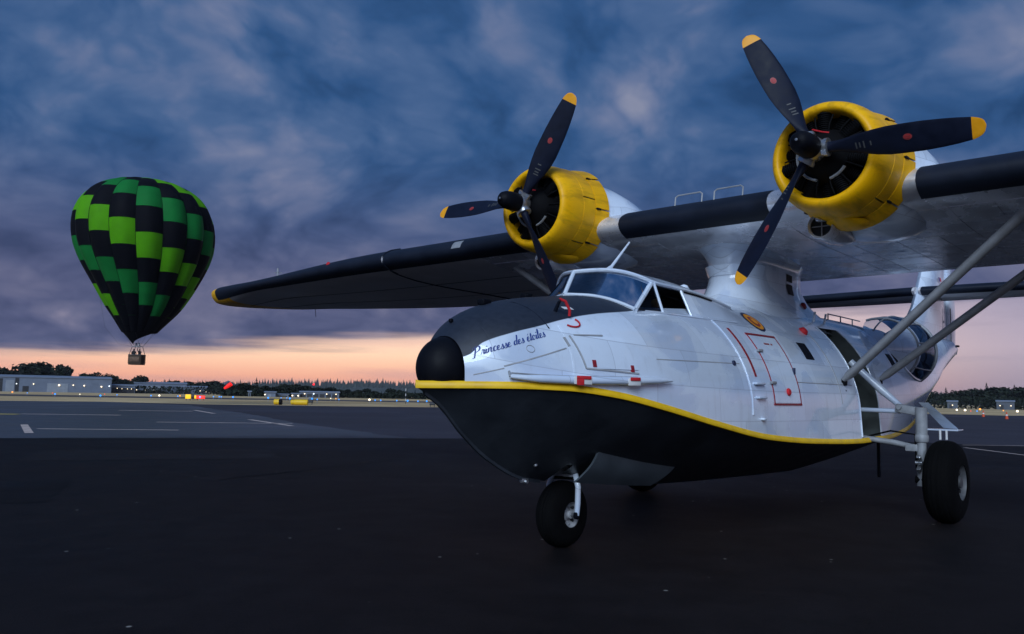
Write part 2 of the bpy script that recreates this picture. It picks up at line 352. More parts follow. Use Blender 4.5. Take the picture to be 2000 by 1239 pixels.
# repaired patches and sealed cracks in the near apron
M['patch'] = groundmat('patch_asphalt', (.0018, .0017, .0022), (.0065, .0058, .0070), .70, .5, .8, 0, spec=.095)
M['patch2'] = groundmat('worn_asphalt', (.008, .0072, .0082), (.019, .0165, .0185), .72, .6, .9, 0, spec=.09)
for pts, mm_ in (([(-4.2, 9.5), (-.6, 7.6), (.9, 10.6), (-2.8, 12.4)], 'patch'), ([(1.5, 15.6), (6.8, 12.8), (8.3, 15.9), (3.2, 18.9)], 'patch2')):
    sheet('asphalt_patch', ragged(pts, .05, .35), M[mm_], .0075)
rg_ = random.Random(5)
for p0, hd, L_ in (((-6.5, 8.5), .9, 13), ((3.0, 9.0), .35, 8), ((8.5, 14.0), 2.2, 7)):
    cp = [np.array(p0, float)]; h_ = hd
    for i in range(int(L_*2)): h_ += rg_.uniform(-.35, .35); h_ += (hd-h_)*.2; cp.append(cp[-1]+.5*np.array([math.cos(h_), math.sin(h_)]))
    b = MB(); rows = []
    for i, p in enumerate(cp):
        d_ = cp[min(i+1, len(cp)-1)]-cp[max(i-1, 0)]; d_ /= np.hypot(*d_); q_ = np.array([-d_[1], d_[0]])*rg_.uniform(.012, .035); rows.append([(*(p-q_), .0105), (*(p+q_), .0105)])
    b.grid(rows); tag(b.build('crack_seal', M['tar'], smooth=False), kind='structure')
# tar-sealed joints across the apron
for k, (a, c) in enumerate([((-8, 31.66), (16.2, 18.5))]): stripe('joint_seal', a, c, .07 if k else .12, M['tar'], .0115, 40, .05)
for nm, a, c, w, mm in [('paint_line', (7.3, 31.7), (11.7, 28.3), .38, 'paintw'), ('paint_bar', (5.9, 28.3), (8.2, 36.0), .30, 'paintw'), ('paint_line', (14.85, 37.1), (20.4, 33.0), .42, 'paintw'),
                   ('paint_bar', (21.5, 39.2), (18.6, 30.3), .32, 'paintw'), ('paint_line', (23, 61), (27.3, 57.6), .7, 'paintw'), ('paint_bar', (29.4, 61.3), (25.9, 51.5), .32, 'paintw'),
                   ('paint_line', (13.3, 52.5), (18, 48.9), .6, 'paintw'), ('yellow_line', (9, 55.3), (12.9, 51.8), 1.1, 'painty'),
                   ('paint_line', (33.4, 3.4), (36.5, .6), .16, 'paintw'), ('paint_line', (31.2, 2.8), (27.0, -.6), .14, 'paintw')]:
    stripe(nm, a, c, w, M[mm])
# runway strip beyond the first grass
rp = [gnd(-300, 215), gnd(400, 190), gnd(1000, 185), gnd(1500, 260), gnd(1500, 300), gnd(1000, 225), gnd(400, 245), gnd(-300, 300)]
b = MB(); top = [rp[0], rp[1], rp[2], rp[3]]; bot = [rp[7], rp[6], rp[5], rp[4]]
def lin(l, t):
    k = min(int(t*3), 2); return l[k]*(1-(t*3-k))+l[k+1]*(t*3-k)
rows = []
for i in range(25):
    a, c = lin(top, i/24), lin(bot, i/24); rows.append([((a*(1-j/4)+c*j/4)[0], (a*(1-j/4)+c*j/4)[1], gz(*(a*(1-j/4)+c*j/4)[:2])+.02) for j in range(5)])
b.grid(rows); tag(recalc(b.build('runway', M['runway'])), kind='structure')

# ================================================================== trees
M['leaf'] = mat('dark_foliage', (.016, .022, .015), .85, var=.5, vscale=.5, spec=.1)
M['leaf2'] = mat('conifer_foliage', (.012, .018, .015), .85, var=.5, vscale=.5, spec=.1)
M['bark'] = mat('bark', (.06, .045, .035), .9, var=.3)
def crown_mesh(name, h, w, n, kind, seed):
    rg = random.Random(seed); b = MB(); cl = []
    if kind == 'broad':
        for k in range(9):
            a = rg.uniform(0, 2*PI); q = rg.uniform(0, .62)*w/2; cl.append((q*math.cos(a), q*math.sin(a), h*rg.uniform(.42, .80), w*rg.uniform(.16, .30)))
        cl.append((0, 0, h*.62, w*.36))
    for i in range(n):
        if kind == 'broad':
            c = rg.choice(cl); d = Vector((rg.gauss(0, 1), rg.gauss(0, 1), rg.gauss(0, 1))).normalized()*c[3]*rg.uniform(.55, 1.12)
            p = Vector((c[0]+d.x, c[1]+d.y, c[2]+d.z*.95)); sz = w*rg.uniform(.035, .085)
        else:
            t = rg.random()**1.3; tier = (1-t)*(.75+.25*math.sin(t*40)); a = rg.uniform(0, 2*PI); q = w/2*tier*rg.uniform(.35, 1.08)
            p = Vector((q*math.cos(a), q*math.sin(a), h*(.10+.90*t)-q*.18)); sz = w*rg.uniform(.05, .10)*(1-t*.55)
        e1 = Vector((rg.gauss(0, 1), rg.gauss(0, 1), rg.gauss(0, .6))).normalized(); e2 = e1.cross(Vector((rg.gauss(0, 1), rg.gauss(0, 1), rg.gauss(0, 1)))).normalized()
        b.add([p-e1*sz-e2*sz*.4, p+e2*sz*.9, p+e1*sz-e2*sz*.3, p-e2*sz*.8], [(0, 1, 2, 3)])
    return b
def tree_proto(kind, seed, h=10., w=8., n=520):
    cb = crown_mesh('crown', h, w, n, kind, seed); tb = MB(); rg = random.Random(seed+5)
    tb.tube([(0, 0, -.3), (.05*h*.1, 0, h*.3), (0, .03*h, h*.72)], [h*.028, h*.02, h*.006], 7)
    if kind == 'broad':
        for k in range(5):
            a = 2*PI*k/5+rg.random(); z = h*rg.uniform(.25, .45); tb.tube([(0, 0, z), (w*.18*math.cos(a), w*.18*math.sin(a), z+h*.14), (w*.32*math.cos(a), w*.32*math.sin(a), z+h*.3)], [h*.012, h*.008, h*.003], 5)
    c = cb.build('crown', M['leaf'] if kind == 'broad' else M['leaf2'], smooth=False); t = tb.build('trunk', M['bark'])
    COL.objects.unlink(c); COL.objects.unlink(t); return c.data, t.data
PB = [tree_proto('broad', s, 10, w, 760) for s, w in ((1, 9.), (2, 7.), (3, 10.5), (4, 8.))]
PC = [tree_proto('conifer', s, 10, w, 420) for s, w in ((11, 4.2), (12, 3.2))]
def tree(px, ytop, dist, kind='b', wide=1., label='', group='trees beyond the airfield', v=None, base=None):
    g = gnd(px, dist); hor = at(px, 0, 1)  # height from the picture's top of the crown
    dep = np.dot(g-CAM, fw); p = at(px, ytop, dep); h = max(1.5, p[2]-g[2])
    pr = (PB if kind == 'b' else PC); me = pr[(v if v is not None else random.randrange(len(pr))) % len(pr)]
    r = empty('broadleaf_tree' if kind == 'b' else 'conifer_tree', g, label, 'tree', group, random.uniform(0, 6.28)); wide *= 1.3; r.scale = (h/10*wide, h/10*wide, h/10*(1.05 if kind == 'b' else 1))
    for nm, d in zip(('crown', 'trunk'), me):
        o = bpy.data.objects.new(nm, d); COL.objects.link(o); o.parent = r
    return r
LEFT = [(5, 717, 660, 'b', .9, 'dark tree at the far left edge behind the long white hangar'), (33, 727, 690, 'b', .9, 'small rounded tree second from the left behind the hangar'),
        (78, 711, 670, 'b', 1.35, 'broad tall tree with a domed crown behind the long white hangar'), (55, 724, 700, 'b', 1.1, 'low tree leaning on the left of the domed tall tree'),
        (105, 722, 690, 'b', 1., 'dark tree between the domed tall tree and the open crowned one'), (126, 713, 665, 'b', .75, 'tall tree with an open gappy crown behind the hangar'), (140, 720, 680, 'b', .45, 'narrow tree right of the open crowned tall tree'),
        (172, 732, 640, 'b', .9, 'round tree above the right part of the long hangar'), (190, 728, 650, 'b', 1.1, 'wide dark tree left of the twin crowned tree'), (218, 727, 640, 'b', 1.2, 'big dense tree above the end of the long hangar'),
        (238, 740, 650, 'b', 1.2, 'low tree right of the dense tree at the hangar end'), (256, 742, 650, 'b', 1.3, 'low bushy tree left of the balloon basket'), (279, 734, 640, 'b', 1.0, 'pointed dark tree just right of the balloon basket'),
        (300, 752, 700, 'b', 1.5, 'low tree behind the second white building'), (311, 742, 720, 'c', 1., 'thin conifer above the second white building'), (330, 742, 720, 'c', 1., 'conifer right of the thin one above the second white building'),
        (350, 744, 700, 'b', 1.4, 'rounded tree above the right part of the second white building'), (375, 747, 700, 'b', 1.6, 'low wide tree left of the windsock'), (398, 744, 690, 'b', 1.7, 'wide dark tree behind the roof end of the second building'), (425, 746, 690, 'b', 1.6, 'dense tree left of the red windsock'), (440, 752, 640, 'b', 1.7, 'low dark tree directly behind the red windsock')]
for q in LEFT: tree(q[0], q[1], q[2], q[3], q[4], q[5])
MID = [(462, 752, 'b', 1.6, 'low tree right of the red windsock'), (482, 748, 'b', 1.3, 'round tree left of the tall dark conifer'), (507, 738, 'c', 1.1, 'tall dark conifer standing above the middle tree row'), (498, 753, 'b', 1.4, 'low tree at the foot of the tall dark conifer'),
       (524, 755, 'b', 1.5, 'low tree right of the tall dark conifer'), (545, 753, 'b', 1.5, 'bushy tree above the small white shed'), (562, 752, 'b', 1.5, 'dark tree behind the small white shed roof'), (580, 751, 'b', 1.6, 'broad tree at the left end of the pale hangar'),
       (603, 755, 'b', 1.7, 'wide tree behind the left half of the pale hangar'), (628, 757, 'b', 1.7, 'wide tree behind the middle of the pale hangar'), (650, 758, 'b', 1.6, 'dark tree behind the right half of the pale hangar'), (668, 762, 'b', 1.4, 'low tree at the right end of the pale hangar'),
       (684, 762, 'b', 1.3, 'small round tree just right of the pale hangar'), (703, 762, 'b', 1.4, 'round tree second to the right of the pale hangar'), (722, 757, 'b', 1.35, 'large round dark tree right of the pale hangar'), (738, 764, 'b', 1.3, 'low tree between two large round ones'),
       (750, 764, 'c', 1.3, 'short conifer left of the broad tree near the nose'), (768, 757, 'b', 1.5, 'broad dark tree with a flat top left of the bow'), (785, 763, 'b', 1.1, 'tree right of the flat topped broad tree'), (799, 757, 'c', 1.2, 'pointed conifer left of the aircraft nose'),
       (805, 768, 'b', 1.2, 'low tree under the pointed conifer near the nose'), (815, 762, 'c', 1.2, 'conifer nearest the black nose on its left'), (830, 770, 'b', 1.5, 'low tree seen beneath the bow'), (846, 766, 'c', 1.3, 'conifer peeking under the bow'), (860, 772, 'b', 1.5, 'low tree seen under the bow furthest right')]
for q in MID: tree(q[0], q[1], random.uniform(395, 440), q[2], q[3], q[4])
xs = 1770
RT = ['leftmost tree of the dark row right of the tail', 'second tree from the tail in the dark right hand row', 'third tree from the tail in the dark right hand row', 'fourth tree from the tail in the dark right hand row', 'fifth tree from the tail in the dark right hand row',
      'sixth tree from the tail in the dark right hand row', 'seventh tree from the tail in the dark right hand row', 'eighth tree from the tail in the dark right hand row', 'tall tree rising above the dark right hand row', 'tree just right of the tall one in the right hand row',
      'third tree from the right edge of the picture', 'tree with a pointed top near the right edge', 'rightmost tree of the dark row at the right edge']
for i, (px, yt, k, wd) in enumerate([(1770, 768, 'b', 1.2), (1795, 764, 'b', 1.3), (1820, 762, 'b', 1.4), (1843, 757, 'c', 1.6), (1858, 760, 'b', 1.3), (1880, 763, 'b', 1.4), (1900, 762, 'b', 1.2), (1912, 757, 'b', 1.2), (1922, 748, 'c', 1.5), (1938, 759, 'b', 1.4), (1958, 757, 'b', 1.3), (1976, 752, 'c', 1.6), (1994, 757, 'b', 1.4)]):
    tree(px, yt, random.uniform(600, 680), k, wd, RT[i], 'trees right of the tail')
# understory: a hedge mass that closes the tree rows near the ground
def hedge(name, p0, p1, d, htop, label):
    rg = random.Random(int(p0)); b = MB()
    for i in range(int(abs(p1-p0)*9)):
        px = rg.uniform(p0, p1); g = gnd(px, d+rg.uniform(-10, 25)); z = rg.random()**.8*htop; sz = rg.uniform(.5, 1.1)
        e1 = Vector((rg.gauss(0, 1), rg.gauss(0, 1), rg.gauss(0, .6))).normalized(); e2 = e1.cross(Vector((rg.gauss(0, 1), rg.gauss(0, 1), rg.gauss(0, 1)))).normalized(); c = Vector(g)+Vector((0, 0, z))
        b.add([c-e1*sz, c+e2*sz*.8, c+e1*sz, c-e2*sz*.8], [(0, 1, 2, 3)])
    return tag(b.build(name, M['leaf'], smooth=False), label, 'bushes', kind='stuff')
hedge('undergrowth', 225, 470, 625, 5.0, 'dark undergrowth filling the feet of the left tree row')
hedge('undergrowth', 440, 870, 402, 2.6, 'dark undergrowth filling the feet of the middle tree row')
hedge('undergrowth', 1755, 2010, 600, 7.5, 'dark undergrowth filling the feet of the right tree row')
hedge('woodland', 850, 1790, 560, 7.0, 'dark line of distant woodland running on behind the parked aircraft')
# far wooded ridge
M['ridge'] = mat('ridge_forest', (.030, .040, .035), .9, var=.4, vscale=.01)
b = MB(); rg = random.Random(3); rows = []
DR = 2600
hgt = pch([-100, 380, 470, 560, 680, 720, 760, 840, 900, 1400, 2100], [758, 757, 756, 751, 751, 749, 750, 755, 757, 766, 780])
for px in range(-120, 2121, 12):
    g = gnd(px, DR); dep = np.dot(g-CAM, fw); zt = at(px, hgt(px), dep)[2]; g2 = gnd(px, DR+500)
    rows.append([(g[0]*.96, g[1]*.96, -14), (g[0], g[1], zt*.55), (g2[0], g2[1], zt), (g2[0]*1.1, g2[1]*1.1, -14)])
b.grid(rows)
for i in range(3800):
    px = rg.uniform(-120, 2120); t = rg.random(); g = gnd(px, DR+20+470*t); dep = np.dot(gnd(px, DR)-CAM, fw); zt = at(px, hgt(px), dep)[2]*(.55+.45*t); h = rg.uniform(12, 26)*(1.3 if rg.random() < .08 else 1); w = h*rg.uniform(.16, .26)
    c = Vector((g[0], g[1], zt-3)); a = rg.uniform(0, 3)
    b.add([c+Vector((w*math.cos(a+k*2*PI/5), w*math.sin(a+k*2*PI/5), 0)) for k in range(5)]+[c+Vector((0, 0, h))], [(k, (k+1) % 5, 5) for k in range(5)])
tag(b.build('wooded_ridge', M['ridge'], smooth=False), 'far wooded ridge along the horizon', 'forest', kind='stuff')
# distant mountain
b = MB(); rows = []; mm = mat('mountain_rock', (.10, .10, .12), .95, var=.2, vscale=.001)
DM_ = 5000
for j in range(9):
    row = []
    for i in range(41):
        t = i/40*2-1; px = 452+t*110; g = gnd(px, DM_+j*70); pk = max(0, 1-abs(t)**.75)*(.78+.22*math.cos(t*9)); hh = (62*pk+4)*math.sin(PI*min(1, (j+.0)/8))
        row.append((g[0], g[1], -6+hh+hh*.05*math.sin(i*3.1+j)))
    rows.append(row)
b.grid(rows); tag(b.build('mountain', mm), kind='structure')

# ================================================================== buildings far across the field
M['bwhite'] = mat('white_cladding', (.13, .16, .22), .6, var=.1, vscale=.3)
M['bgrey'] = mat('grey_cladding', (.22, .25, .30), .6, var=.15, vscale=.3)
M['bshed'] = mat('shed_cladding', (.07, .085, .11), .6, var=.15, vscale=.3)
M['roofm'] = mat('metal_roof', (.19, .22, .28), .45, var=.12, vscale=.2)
M['bdark'] = mat('dark_opening', (.02, .022, .028), .5, var=.2)
M['lampw'] = emis('lamp_warm', (1., .80, .52), 2.5)
M['lampc'] = emis('lamp_cool', (.85, .95, 1.), 2.2)
def building(px0, px1, dist, ytop, ybase_h, label, depth=25, lamps=(), doors=(), roofstep=None, wallm='bwhite', cat='hangar'):
    a, c = gnd(px0, dist), gnd(px1, dist); mid = (a+c)/2; dep = np.dot(mid-CAM, fw); h = at((px0+px1)/2, ytop, dep)[2]-mid[2]
    d = (c-a); L = np.hypot(d[0], d[1]); d = Vector((d[0]/L, d[1]/L, 0)); nrm = Vector((-d.y, d.x, 0))
    if nrm.dot(Vector(fw)) < 0: nrm = -nrm
    r = empty('hangar' if cat == 'hangar' else 'building', mid, label, cat); Rm = Matrix((d, nrm, Vector((0, 0, 1)))).transposed(); z0 = mid[2]-.6
    o = Vector(mid); P = lambda s, t, z: o+d*s+nrm*t+Vector((0, 0, z-mid[2]+mid[2]-0))
    b = MB(); b.box(o+nrm*depth/2+Vector((0, 0, (h-.6)/2)), (L, depth, h+.6), Rm); b.build('wall', M[wallm], r, smooth=False)
    b = MB(); e = L/2+.4
    v = [P(-e, -.5, h), P(e, -.5, h), P(e, depth/2, h+h*.16), P(-e, depth/2, h+h*.16), P(e, depth+.5, h), P(-e, depth+.5, h)]
    v2 = [q+Vector((0, 0, .25)) for q in v]
    b.add(v+v2, [(6, 7, 8, 9), (9, 8, 10, 11), (0, 3, 2, 1), (3, 5, 4, 2), (0, 1, 7, 6), (5, 11, 10, 4), (1, 2, 8, 7), (2, 4, 10, 8), (0, 6, 9, 3), (3, 9, 11, 5)]); b.build('roof', M['roofm'], r, smooth=False)
    for (s0, s1, hh, kd) in doors:
        q = MB(); s = (s0+s1)/2-.5; q.box(P(s*L, -.06, hh*h/2), ((s1-s0)*L, .16, hh*h), Rm); q.build('door', M[kd], r, smooth=False)
    for (s, zf, kd, sz) in lamps:
        q = MB(); q.lathe([(.001, -sz), (sz*.7, -sz*.7), (sz, 0), (sz*.7, sz*.7), (.001, sz)], P((s-.5)*L, -.55, zf*h), (0, 0, 1), 10)
        q.box(P((s-.5)*L, -.25, zf*h+sz*.9), (.2, .6, .12), Rm, m=1); q.build('wall_lamp', [M[kd], M['bdark']], r)
    return r
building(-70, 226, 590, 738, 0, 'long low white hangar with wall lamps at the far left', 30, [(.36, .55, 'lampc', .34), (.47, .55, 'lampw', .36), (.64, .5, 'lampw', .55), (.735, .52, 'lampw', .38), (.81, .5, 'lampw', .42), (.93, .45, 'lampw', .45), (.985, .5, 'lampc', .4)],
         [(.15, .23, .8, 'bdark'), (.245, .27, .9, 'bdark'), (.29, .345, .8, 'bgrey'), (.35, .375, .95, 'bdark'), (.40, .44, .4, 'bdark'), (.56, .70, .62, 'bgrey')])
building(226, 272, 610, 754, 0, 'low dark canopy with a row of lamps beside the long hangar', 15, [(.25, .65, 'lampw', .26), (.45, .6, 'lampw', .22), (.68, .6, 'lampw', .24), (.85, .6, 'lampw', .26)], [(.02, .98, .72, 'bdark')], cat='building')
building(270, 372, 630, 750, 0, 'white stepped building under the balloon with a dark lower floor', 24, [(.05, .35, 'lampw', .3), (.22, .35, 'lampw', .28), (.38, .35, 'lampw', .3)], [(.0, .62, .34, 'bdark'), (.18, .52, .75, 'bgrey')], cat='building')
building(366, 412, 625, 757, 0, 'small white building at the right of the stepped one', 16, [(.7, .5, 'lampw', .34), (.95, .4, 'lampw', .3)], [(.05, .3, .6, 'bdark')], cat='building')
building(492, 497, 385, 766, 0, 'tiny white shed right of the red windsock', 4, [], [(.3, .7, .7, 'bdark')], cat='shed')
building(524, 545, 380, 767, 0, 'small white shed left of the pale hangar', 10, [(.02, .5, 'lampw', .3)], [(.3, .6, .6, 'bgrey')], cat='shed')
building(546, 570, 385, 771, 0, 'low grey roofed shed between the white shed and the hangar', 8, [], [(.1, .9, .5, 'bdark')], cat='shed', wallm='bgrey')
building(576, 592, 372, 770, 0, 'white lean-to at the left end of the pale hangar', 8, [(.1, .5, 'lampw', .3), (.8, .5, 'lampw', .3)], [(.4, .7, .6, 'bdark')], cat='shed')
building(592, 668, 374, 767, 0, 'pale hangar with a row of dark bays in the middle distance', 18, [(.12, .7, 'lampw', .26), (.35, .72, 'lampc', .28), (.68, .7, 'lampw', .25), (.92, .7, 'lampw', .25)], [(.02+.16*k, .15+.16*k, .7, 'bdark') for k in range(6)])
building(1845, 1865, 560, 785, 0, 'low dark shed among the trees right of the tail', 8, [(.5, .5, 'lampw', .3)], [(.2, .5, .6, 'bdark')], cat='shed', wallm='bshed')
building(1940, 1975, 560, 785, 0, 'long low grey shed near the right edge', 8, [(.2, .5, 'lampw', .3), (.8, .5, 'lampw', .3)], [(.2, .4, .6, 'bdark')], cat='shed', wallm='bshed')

# ================================================================== airfield lights, signs, windsock, cones
M['lblue'] = emis('taxi_blue', (.03, .28, .85), 1.3); M['lwhite'] = emis('lamp_white', (1, .85, .6), 2.2); M['lred'] = emis('lamp_red', (1., .10, .05), .9); M['lorange'] = emis('lamp_orange', (1., .35, .06), 1.5)
M['signy'] = emis('sign_yellow', (.95, .55, .01), .75); M['signr'] = emis('sign_red', (.9, .03, .02), 1.4)
def field_light(px, dist, col, rad, label, hgt=.45):
    g = gnd(px, dist); r = empty('airfield_light', g, label, 'light', 'airfield edge lights')
    b = MB(); b.tube([g, g+np.array([0, 0, hgt])], .035, 8); b.lathe([(.001, 0), (.14, 0), (.10, .05), (.001, .06)], g, (0, 0, 1), 10); b.build('stake', M['steel'], r)
    b = MB(); b.lathe([(.001, 0), (rad*.8, rad*.15), (rad, rad*.8), (rad*.75, rad*1.5), (.001, rad*1.9)], g+np.array([0, 0, hgt]), (0, 0, 1), 10); b.build('lens', M[col], r)
FL = [(35, 260, 'lorange', .22, 'orange light on the grass below the long hangar lamps'), (64, 235, 'lblue', .12, 'dim blue light left of the orange one by the long hangar'), (113, 245, 'lred', .13, 'small red light in front of the long hangar'), (118, 185, 'lblue', .16, 'blue taxiway light in front of the hangar middle'),
      (166, 205, 'lwhite', .10, 'dim pale light in front of the long hangar end'), (206, 150, 'lblue', .16, 'nearest blue taxiway light, left of the balloon basket'), (214, 230, 'lred', .12, 'red light behind the nearest blue taxiway light'), (238, 200, 'lblue', .12, 'faint blue light below the balloon basket'),
      (304, 180, 'lblue', .14, 'blue light right of the balloon basket'), (320, 185, 'lwhite', .18, 'white light right of the balloon basket'), (356, 180, 'lblue', .13, 'blue light left of the yellow lit sign'), (360, 195, 'lorange', .14, 'orange light behind the blue one by the lit sign'),
      (399, 150, 'lblue', .16, 'blue light in front of the red lit sign'), (425, 180, 'lblue', .12, 'first blue light right of the red lit sign'), (436, 178, 'lblue', .13, 'left one of the close blue pair right of the lit sign'), (440, 178, 'lblue', .13, 'right one of the close blue pair right of the lit sign'), (463, 168, 'lblue', .17, 'bright blue light under the red windsock'),
      (531, 158, 'lblue', .17, 'bright blue light left of the yellow drums'), (556, 185, 'lblue', .11, 'small blue light above the short yellow drum'), (567, 180, 'lblue', .10, 'faint blue light between the two yellow drums'), (573, 148, 'lblue', .17, 'blue light touching the left end of the long yellow drum'), (616, 152, 'lblue', .17, 'blue light at the black marker box'),
      (626, 143, 'lblue', .12, 'small blue light right of the black marker box'), (652, 190, 'lwhite', .10, 'small white light right of the black marker box'), (662, 180, 'lorange', .12, 'small orange light right of the pale hangar'), (668, 152, 'lblue', .11, 'blue light below the right end of the pale hangar'),
      (727, 148, 'lwhite', .19, 'bright white light in the grass left of the bow'), (738, 146, 'lblue', .12, 'blue light just right of the bright white one'), (749, 145, 'lblue', .12, 'second blue light right of the bright white one'), (780, 143, 'lblue', .12, 'third blue light right of the bright white one'),
      (801, 138, 'lblue', .16, 'blue light below the black and white pole'), (821, 140, 'lblue', .12, 'blue light left of the dark box near the bow'), (838, 140, 'lblue', .14, 'blue light nearest the bow'),
      (1863, 200, 'lwhite', .20, 'leftmost white light right of the tail'), (1879, 190, 'lwhite', .22, 'second white light right of the tail'), (1908, 260, 'lorange', .28, 'orange light right of the tail above the white ones'), (1902, 180, 'lblue', .12, 'blue light right of the tail'), (1890, 178, 'lred', .10, 'red light left of the blue one right of the tail'), (1953, 230, 'lorange', .14, 'small orange light above the traffic cone'), (1980, 190, 'lwhite', .22, 'rightmost white light near the picture edge')]
for q in FL: field_light(*q)
def sign_box(px, dist, w, h, col, label, name='taxiway_sign', cat='sign'):
    g = gnd(px, dist); r = empty(name, g, label, cat); Rm = Matrix((Vector(r0), Vector((fw[0], fw[1], 0)).normalized(), Vector((0, 0, 1)))).transposed()
    b = MB(); b.box(g+np.array([0, 0, .25+h/2]), (w, .28, h), Rm, bev=.04); b.build('face', M[col], r)
    b = MB()
    for s in (-.35, .35): b.box(Vector(g)+Vector(r0)*w*s+Vector((0, 0, .12)), (.08, .1, .28), Rm)
    b.box(Vector(g)+Vector((0, 0, .25+h+.03)), (w+.06, .34, .06), Rm); b.build('frame', M['bdark'], r)
sign_box(376, 155, .9, .75, 'signy', 'yellow lit taxiway sign left of the red one'); sign_box(383, 157, .7, .7, 'bdark', 'black taxiway sign between the yellow and the red ones')
sign_box(400, 158, 1.5, .55, 'signr', 'red lit runway sign right of the yellow one'); sign_box(391, 162, .5, .6, 'signy', 'small orange yellow sign left of the red one')
def drum(px, dist, L, rad, label, dark=.0):
    g = gnd(px, dist); r = empty('yellow_drum', g, label, 'drum'); b = MB(); c = Vector(g)+Vector((0, 0, rad)); ax = Vector(r0)
    b.lathe([(.001, -L/2), (rad*.92, -L/2), (rad, -L/2+.05), (rad, -L*.17), (rad*1.04, -L*.16), (rad*1.04, -L*.14), (rad, -L*.13), (rad, L*.13), (rad*1.04, L*.14), (rad*1.04, L*.16), (rad, L*.17), (rad, L/2-.05), (rad*.92, L/2), (.001, L/2)], c, ax, 24); b.build('body', M['drumy'], r)
    if dark:
        b = MB(); b.lathe([(rad*1.02, L/2-dark), (rad*1.05, L/2-dark+.03), (rad*1.05, L/2+.03), (rad*.9, L/2+.05), (.001, L/2+.05)], c, ax, 24); b.build('end_cap', M['black'], r)
M['drumy'] = mat('drum_yellow', (.80, .50, .012), .5, var=.1, vscale=3)
drum(550, 112, .95, .36, 'short yellow drum with a black end lying on the grass', .28); drum(595, 112, 1.75, .36, 'long yellow drum lying at the apron edge'); drum(580, 114.5, .6, .33, 'small yellow drum left of the long one')
sign_box(611, 118, 1.0, .28, 'bdark', 'low black marker box right of the long yellow drum', 'marker_box', 'box'); sign_box(849, 112, .75, .28, 'bdark', 'low dark box on the grass beside the bow', 'marker_box', 'box'); sign_box(614, 175, 1.0, .6, 'bwhite', 'small pale box behind the black marker box', 'equipment_box', 'box')
# black and white banded pole
g = gnd(797, 150); r = empty('banded_pole', g, 'thin black and white banded pole in the grass left of the bow', 'pole'); b = MB()
for k in range(6): b.tube([g+np.array([0, 0, .45*k]), g+np.array([0, 0, .45*(k+1)])], .06, 8, m=k % 2)
b.build('pole', [M['bdark'], M['whiteprint']], r)
# windsock
g = gnd(457, 420); r = empty('windsock', g, 'red windsock on a pole at the edge of the field', 'windsock'); hp = 5.2
b = MB(); b.tube([g, g+np.array([0, 0, hp])], .07, 8); b.build('pole', M['bdark'], r)
b = MB(); tp = Vector(g)+Vector((0, 0, hp)); ax = (-Vector(r0)*.9+Vector((0, 0, -.55))).normalized(); ax2 = (Vector((rt*1.0))*-1*.82+Vector((0, 0, -.57))).normalized()
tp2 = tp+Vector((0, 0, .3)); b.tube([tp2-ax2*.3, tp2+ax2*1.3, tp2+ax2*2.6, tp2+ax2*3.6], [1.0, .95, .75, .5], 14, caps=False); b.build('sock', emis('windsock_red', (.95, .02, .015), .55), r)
g = gnd(618, 440); r = empty('beacon', g, 'red obstruction beacon above the pale hangar', 'beacon'); b = MB(); b.tube([g, g+np.array([0, 0, 6.0])], .09, 8); b.build('mast', M['bdark'], r)
b = MB(); b.lathe([(.001, 0), (.45, .1), (.5, .5), (.35, .9), (.001, 1.0)], g+np.array([0, 0, 6.0]), (0, 0, 1), 12); b.build('lamp', emis('beacon_red', (1, .02, .03), 2.), r)
M['cone'] = mat('cone_orange', (.65, .07, .015), .6, var=.1)
for px, dist, lb in ((1959, 112, 'orange traffic cone on the apron near the right edge'), (1914, 127, 'smaller orange cone further off right of the tail')):
    g = gnd(px, dist); r = empty('traffic_cone', g, lb, 'cone', 'traffic cones on the apron'); b = MB()
    b.box(g+np.array([0, 0, .03]), (.5, .5, .06), bev=.01, m=1); b.build('base', [M['cone'], M['bdark']], r)
    b = MB(); b.lathe([(.19, .05), (.145, .30), (.10, .55), (.05, .85), (.03, .88), (.001, .88)], g, (0, 0, 1), 18); b.m = [0]*len(b.f); b.build('cone_body', M['cone'], r)
    b = MB(); b.lathe([(.128, .42), (.100, .58)], g, (0, 0, 1), 18); b.build('white_band', M['whiteprint'], r)
# ================================================================== hot air balloon
DB = 97.0; PXM = DB/FPX
M['bgreen'] = mat('balloon_dark_green', (.007, .15, .030), .7, var=.15, vscale=.6, spec=.12); M['blime'] = mat('balloon_lime', (.078, .31, .005), .7, var=.12, vscale=.6, spec=.12); M['bblack'] = mat('balloon_black', (.0035, .004, .007), .75, var=.2, vscale=.6, spec=.1)
M['wicker'] = mat('wicker', (.055, .033, .018), .8, var=.35, vscale=6, bump=.5, bscale=14)
bl = empty('hot_air_balloon', at(266, 713, DB), 'green and black checkered hot air balloon with basket, low over the field', 'balloon')
prof = [(353, 1), (356, 40), (362, 68), (375, 97), (392, 118), (412, 131), (433, 138), (455, 140), (478, 138), (505, 130), (530, 118), (551, 106), (578, 90), (604, 73), (628, 53), (652, 33)]
axc = pch([353, 455, 551, 604, 652], [285, 284, 284, 281, 272])
ss = [0.]
for (a, c), (d, e) in zip(prof, prof[1:]): ss.append(ss[-1]+math.hypot(d-a, e-c))
YS = pch(ss, [q[0] for q in prof]); RS = pch(ss, [q[1] for q in prof]); SEND = ss[-1]
bf = np.array([fw[0], fw[1], 0]); bf /= np.linalg.norm(bf)
def bpt(s, ang, bul=0.):
    c = at(axc(YS(s)), YS(s), DB); r = RS(s)*PXM*.855*(1+bul)
    return c + r*(math.sin(ang)*r0 - math.cos(ang)*bf)
GA = R(22.5); PL = 48.
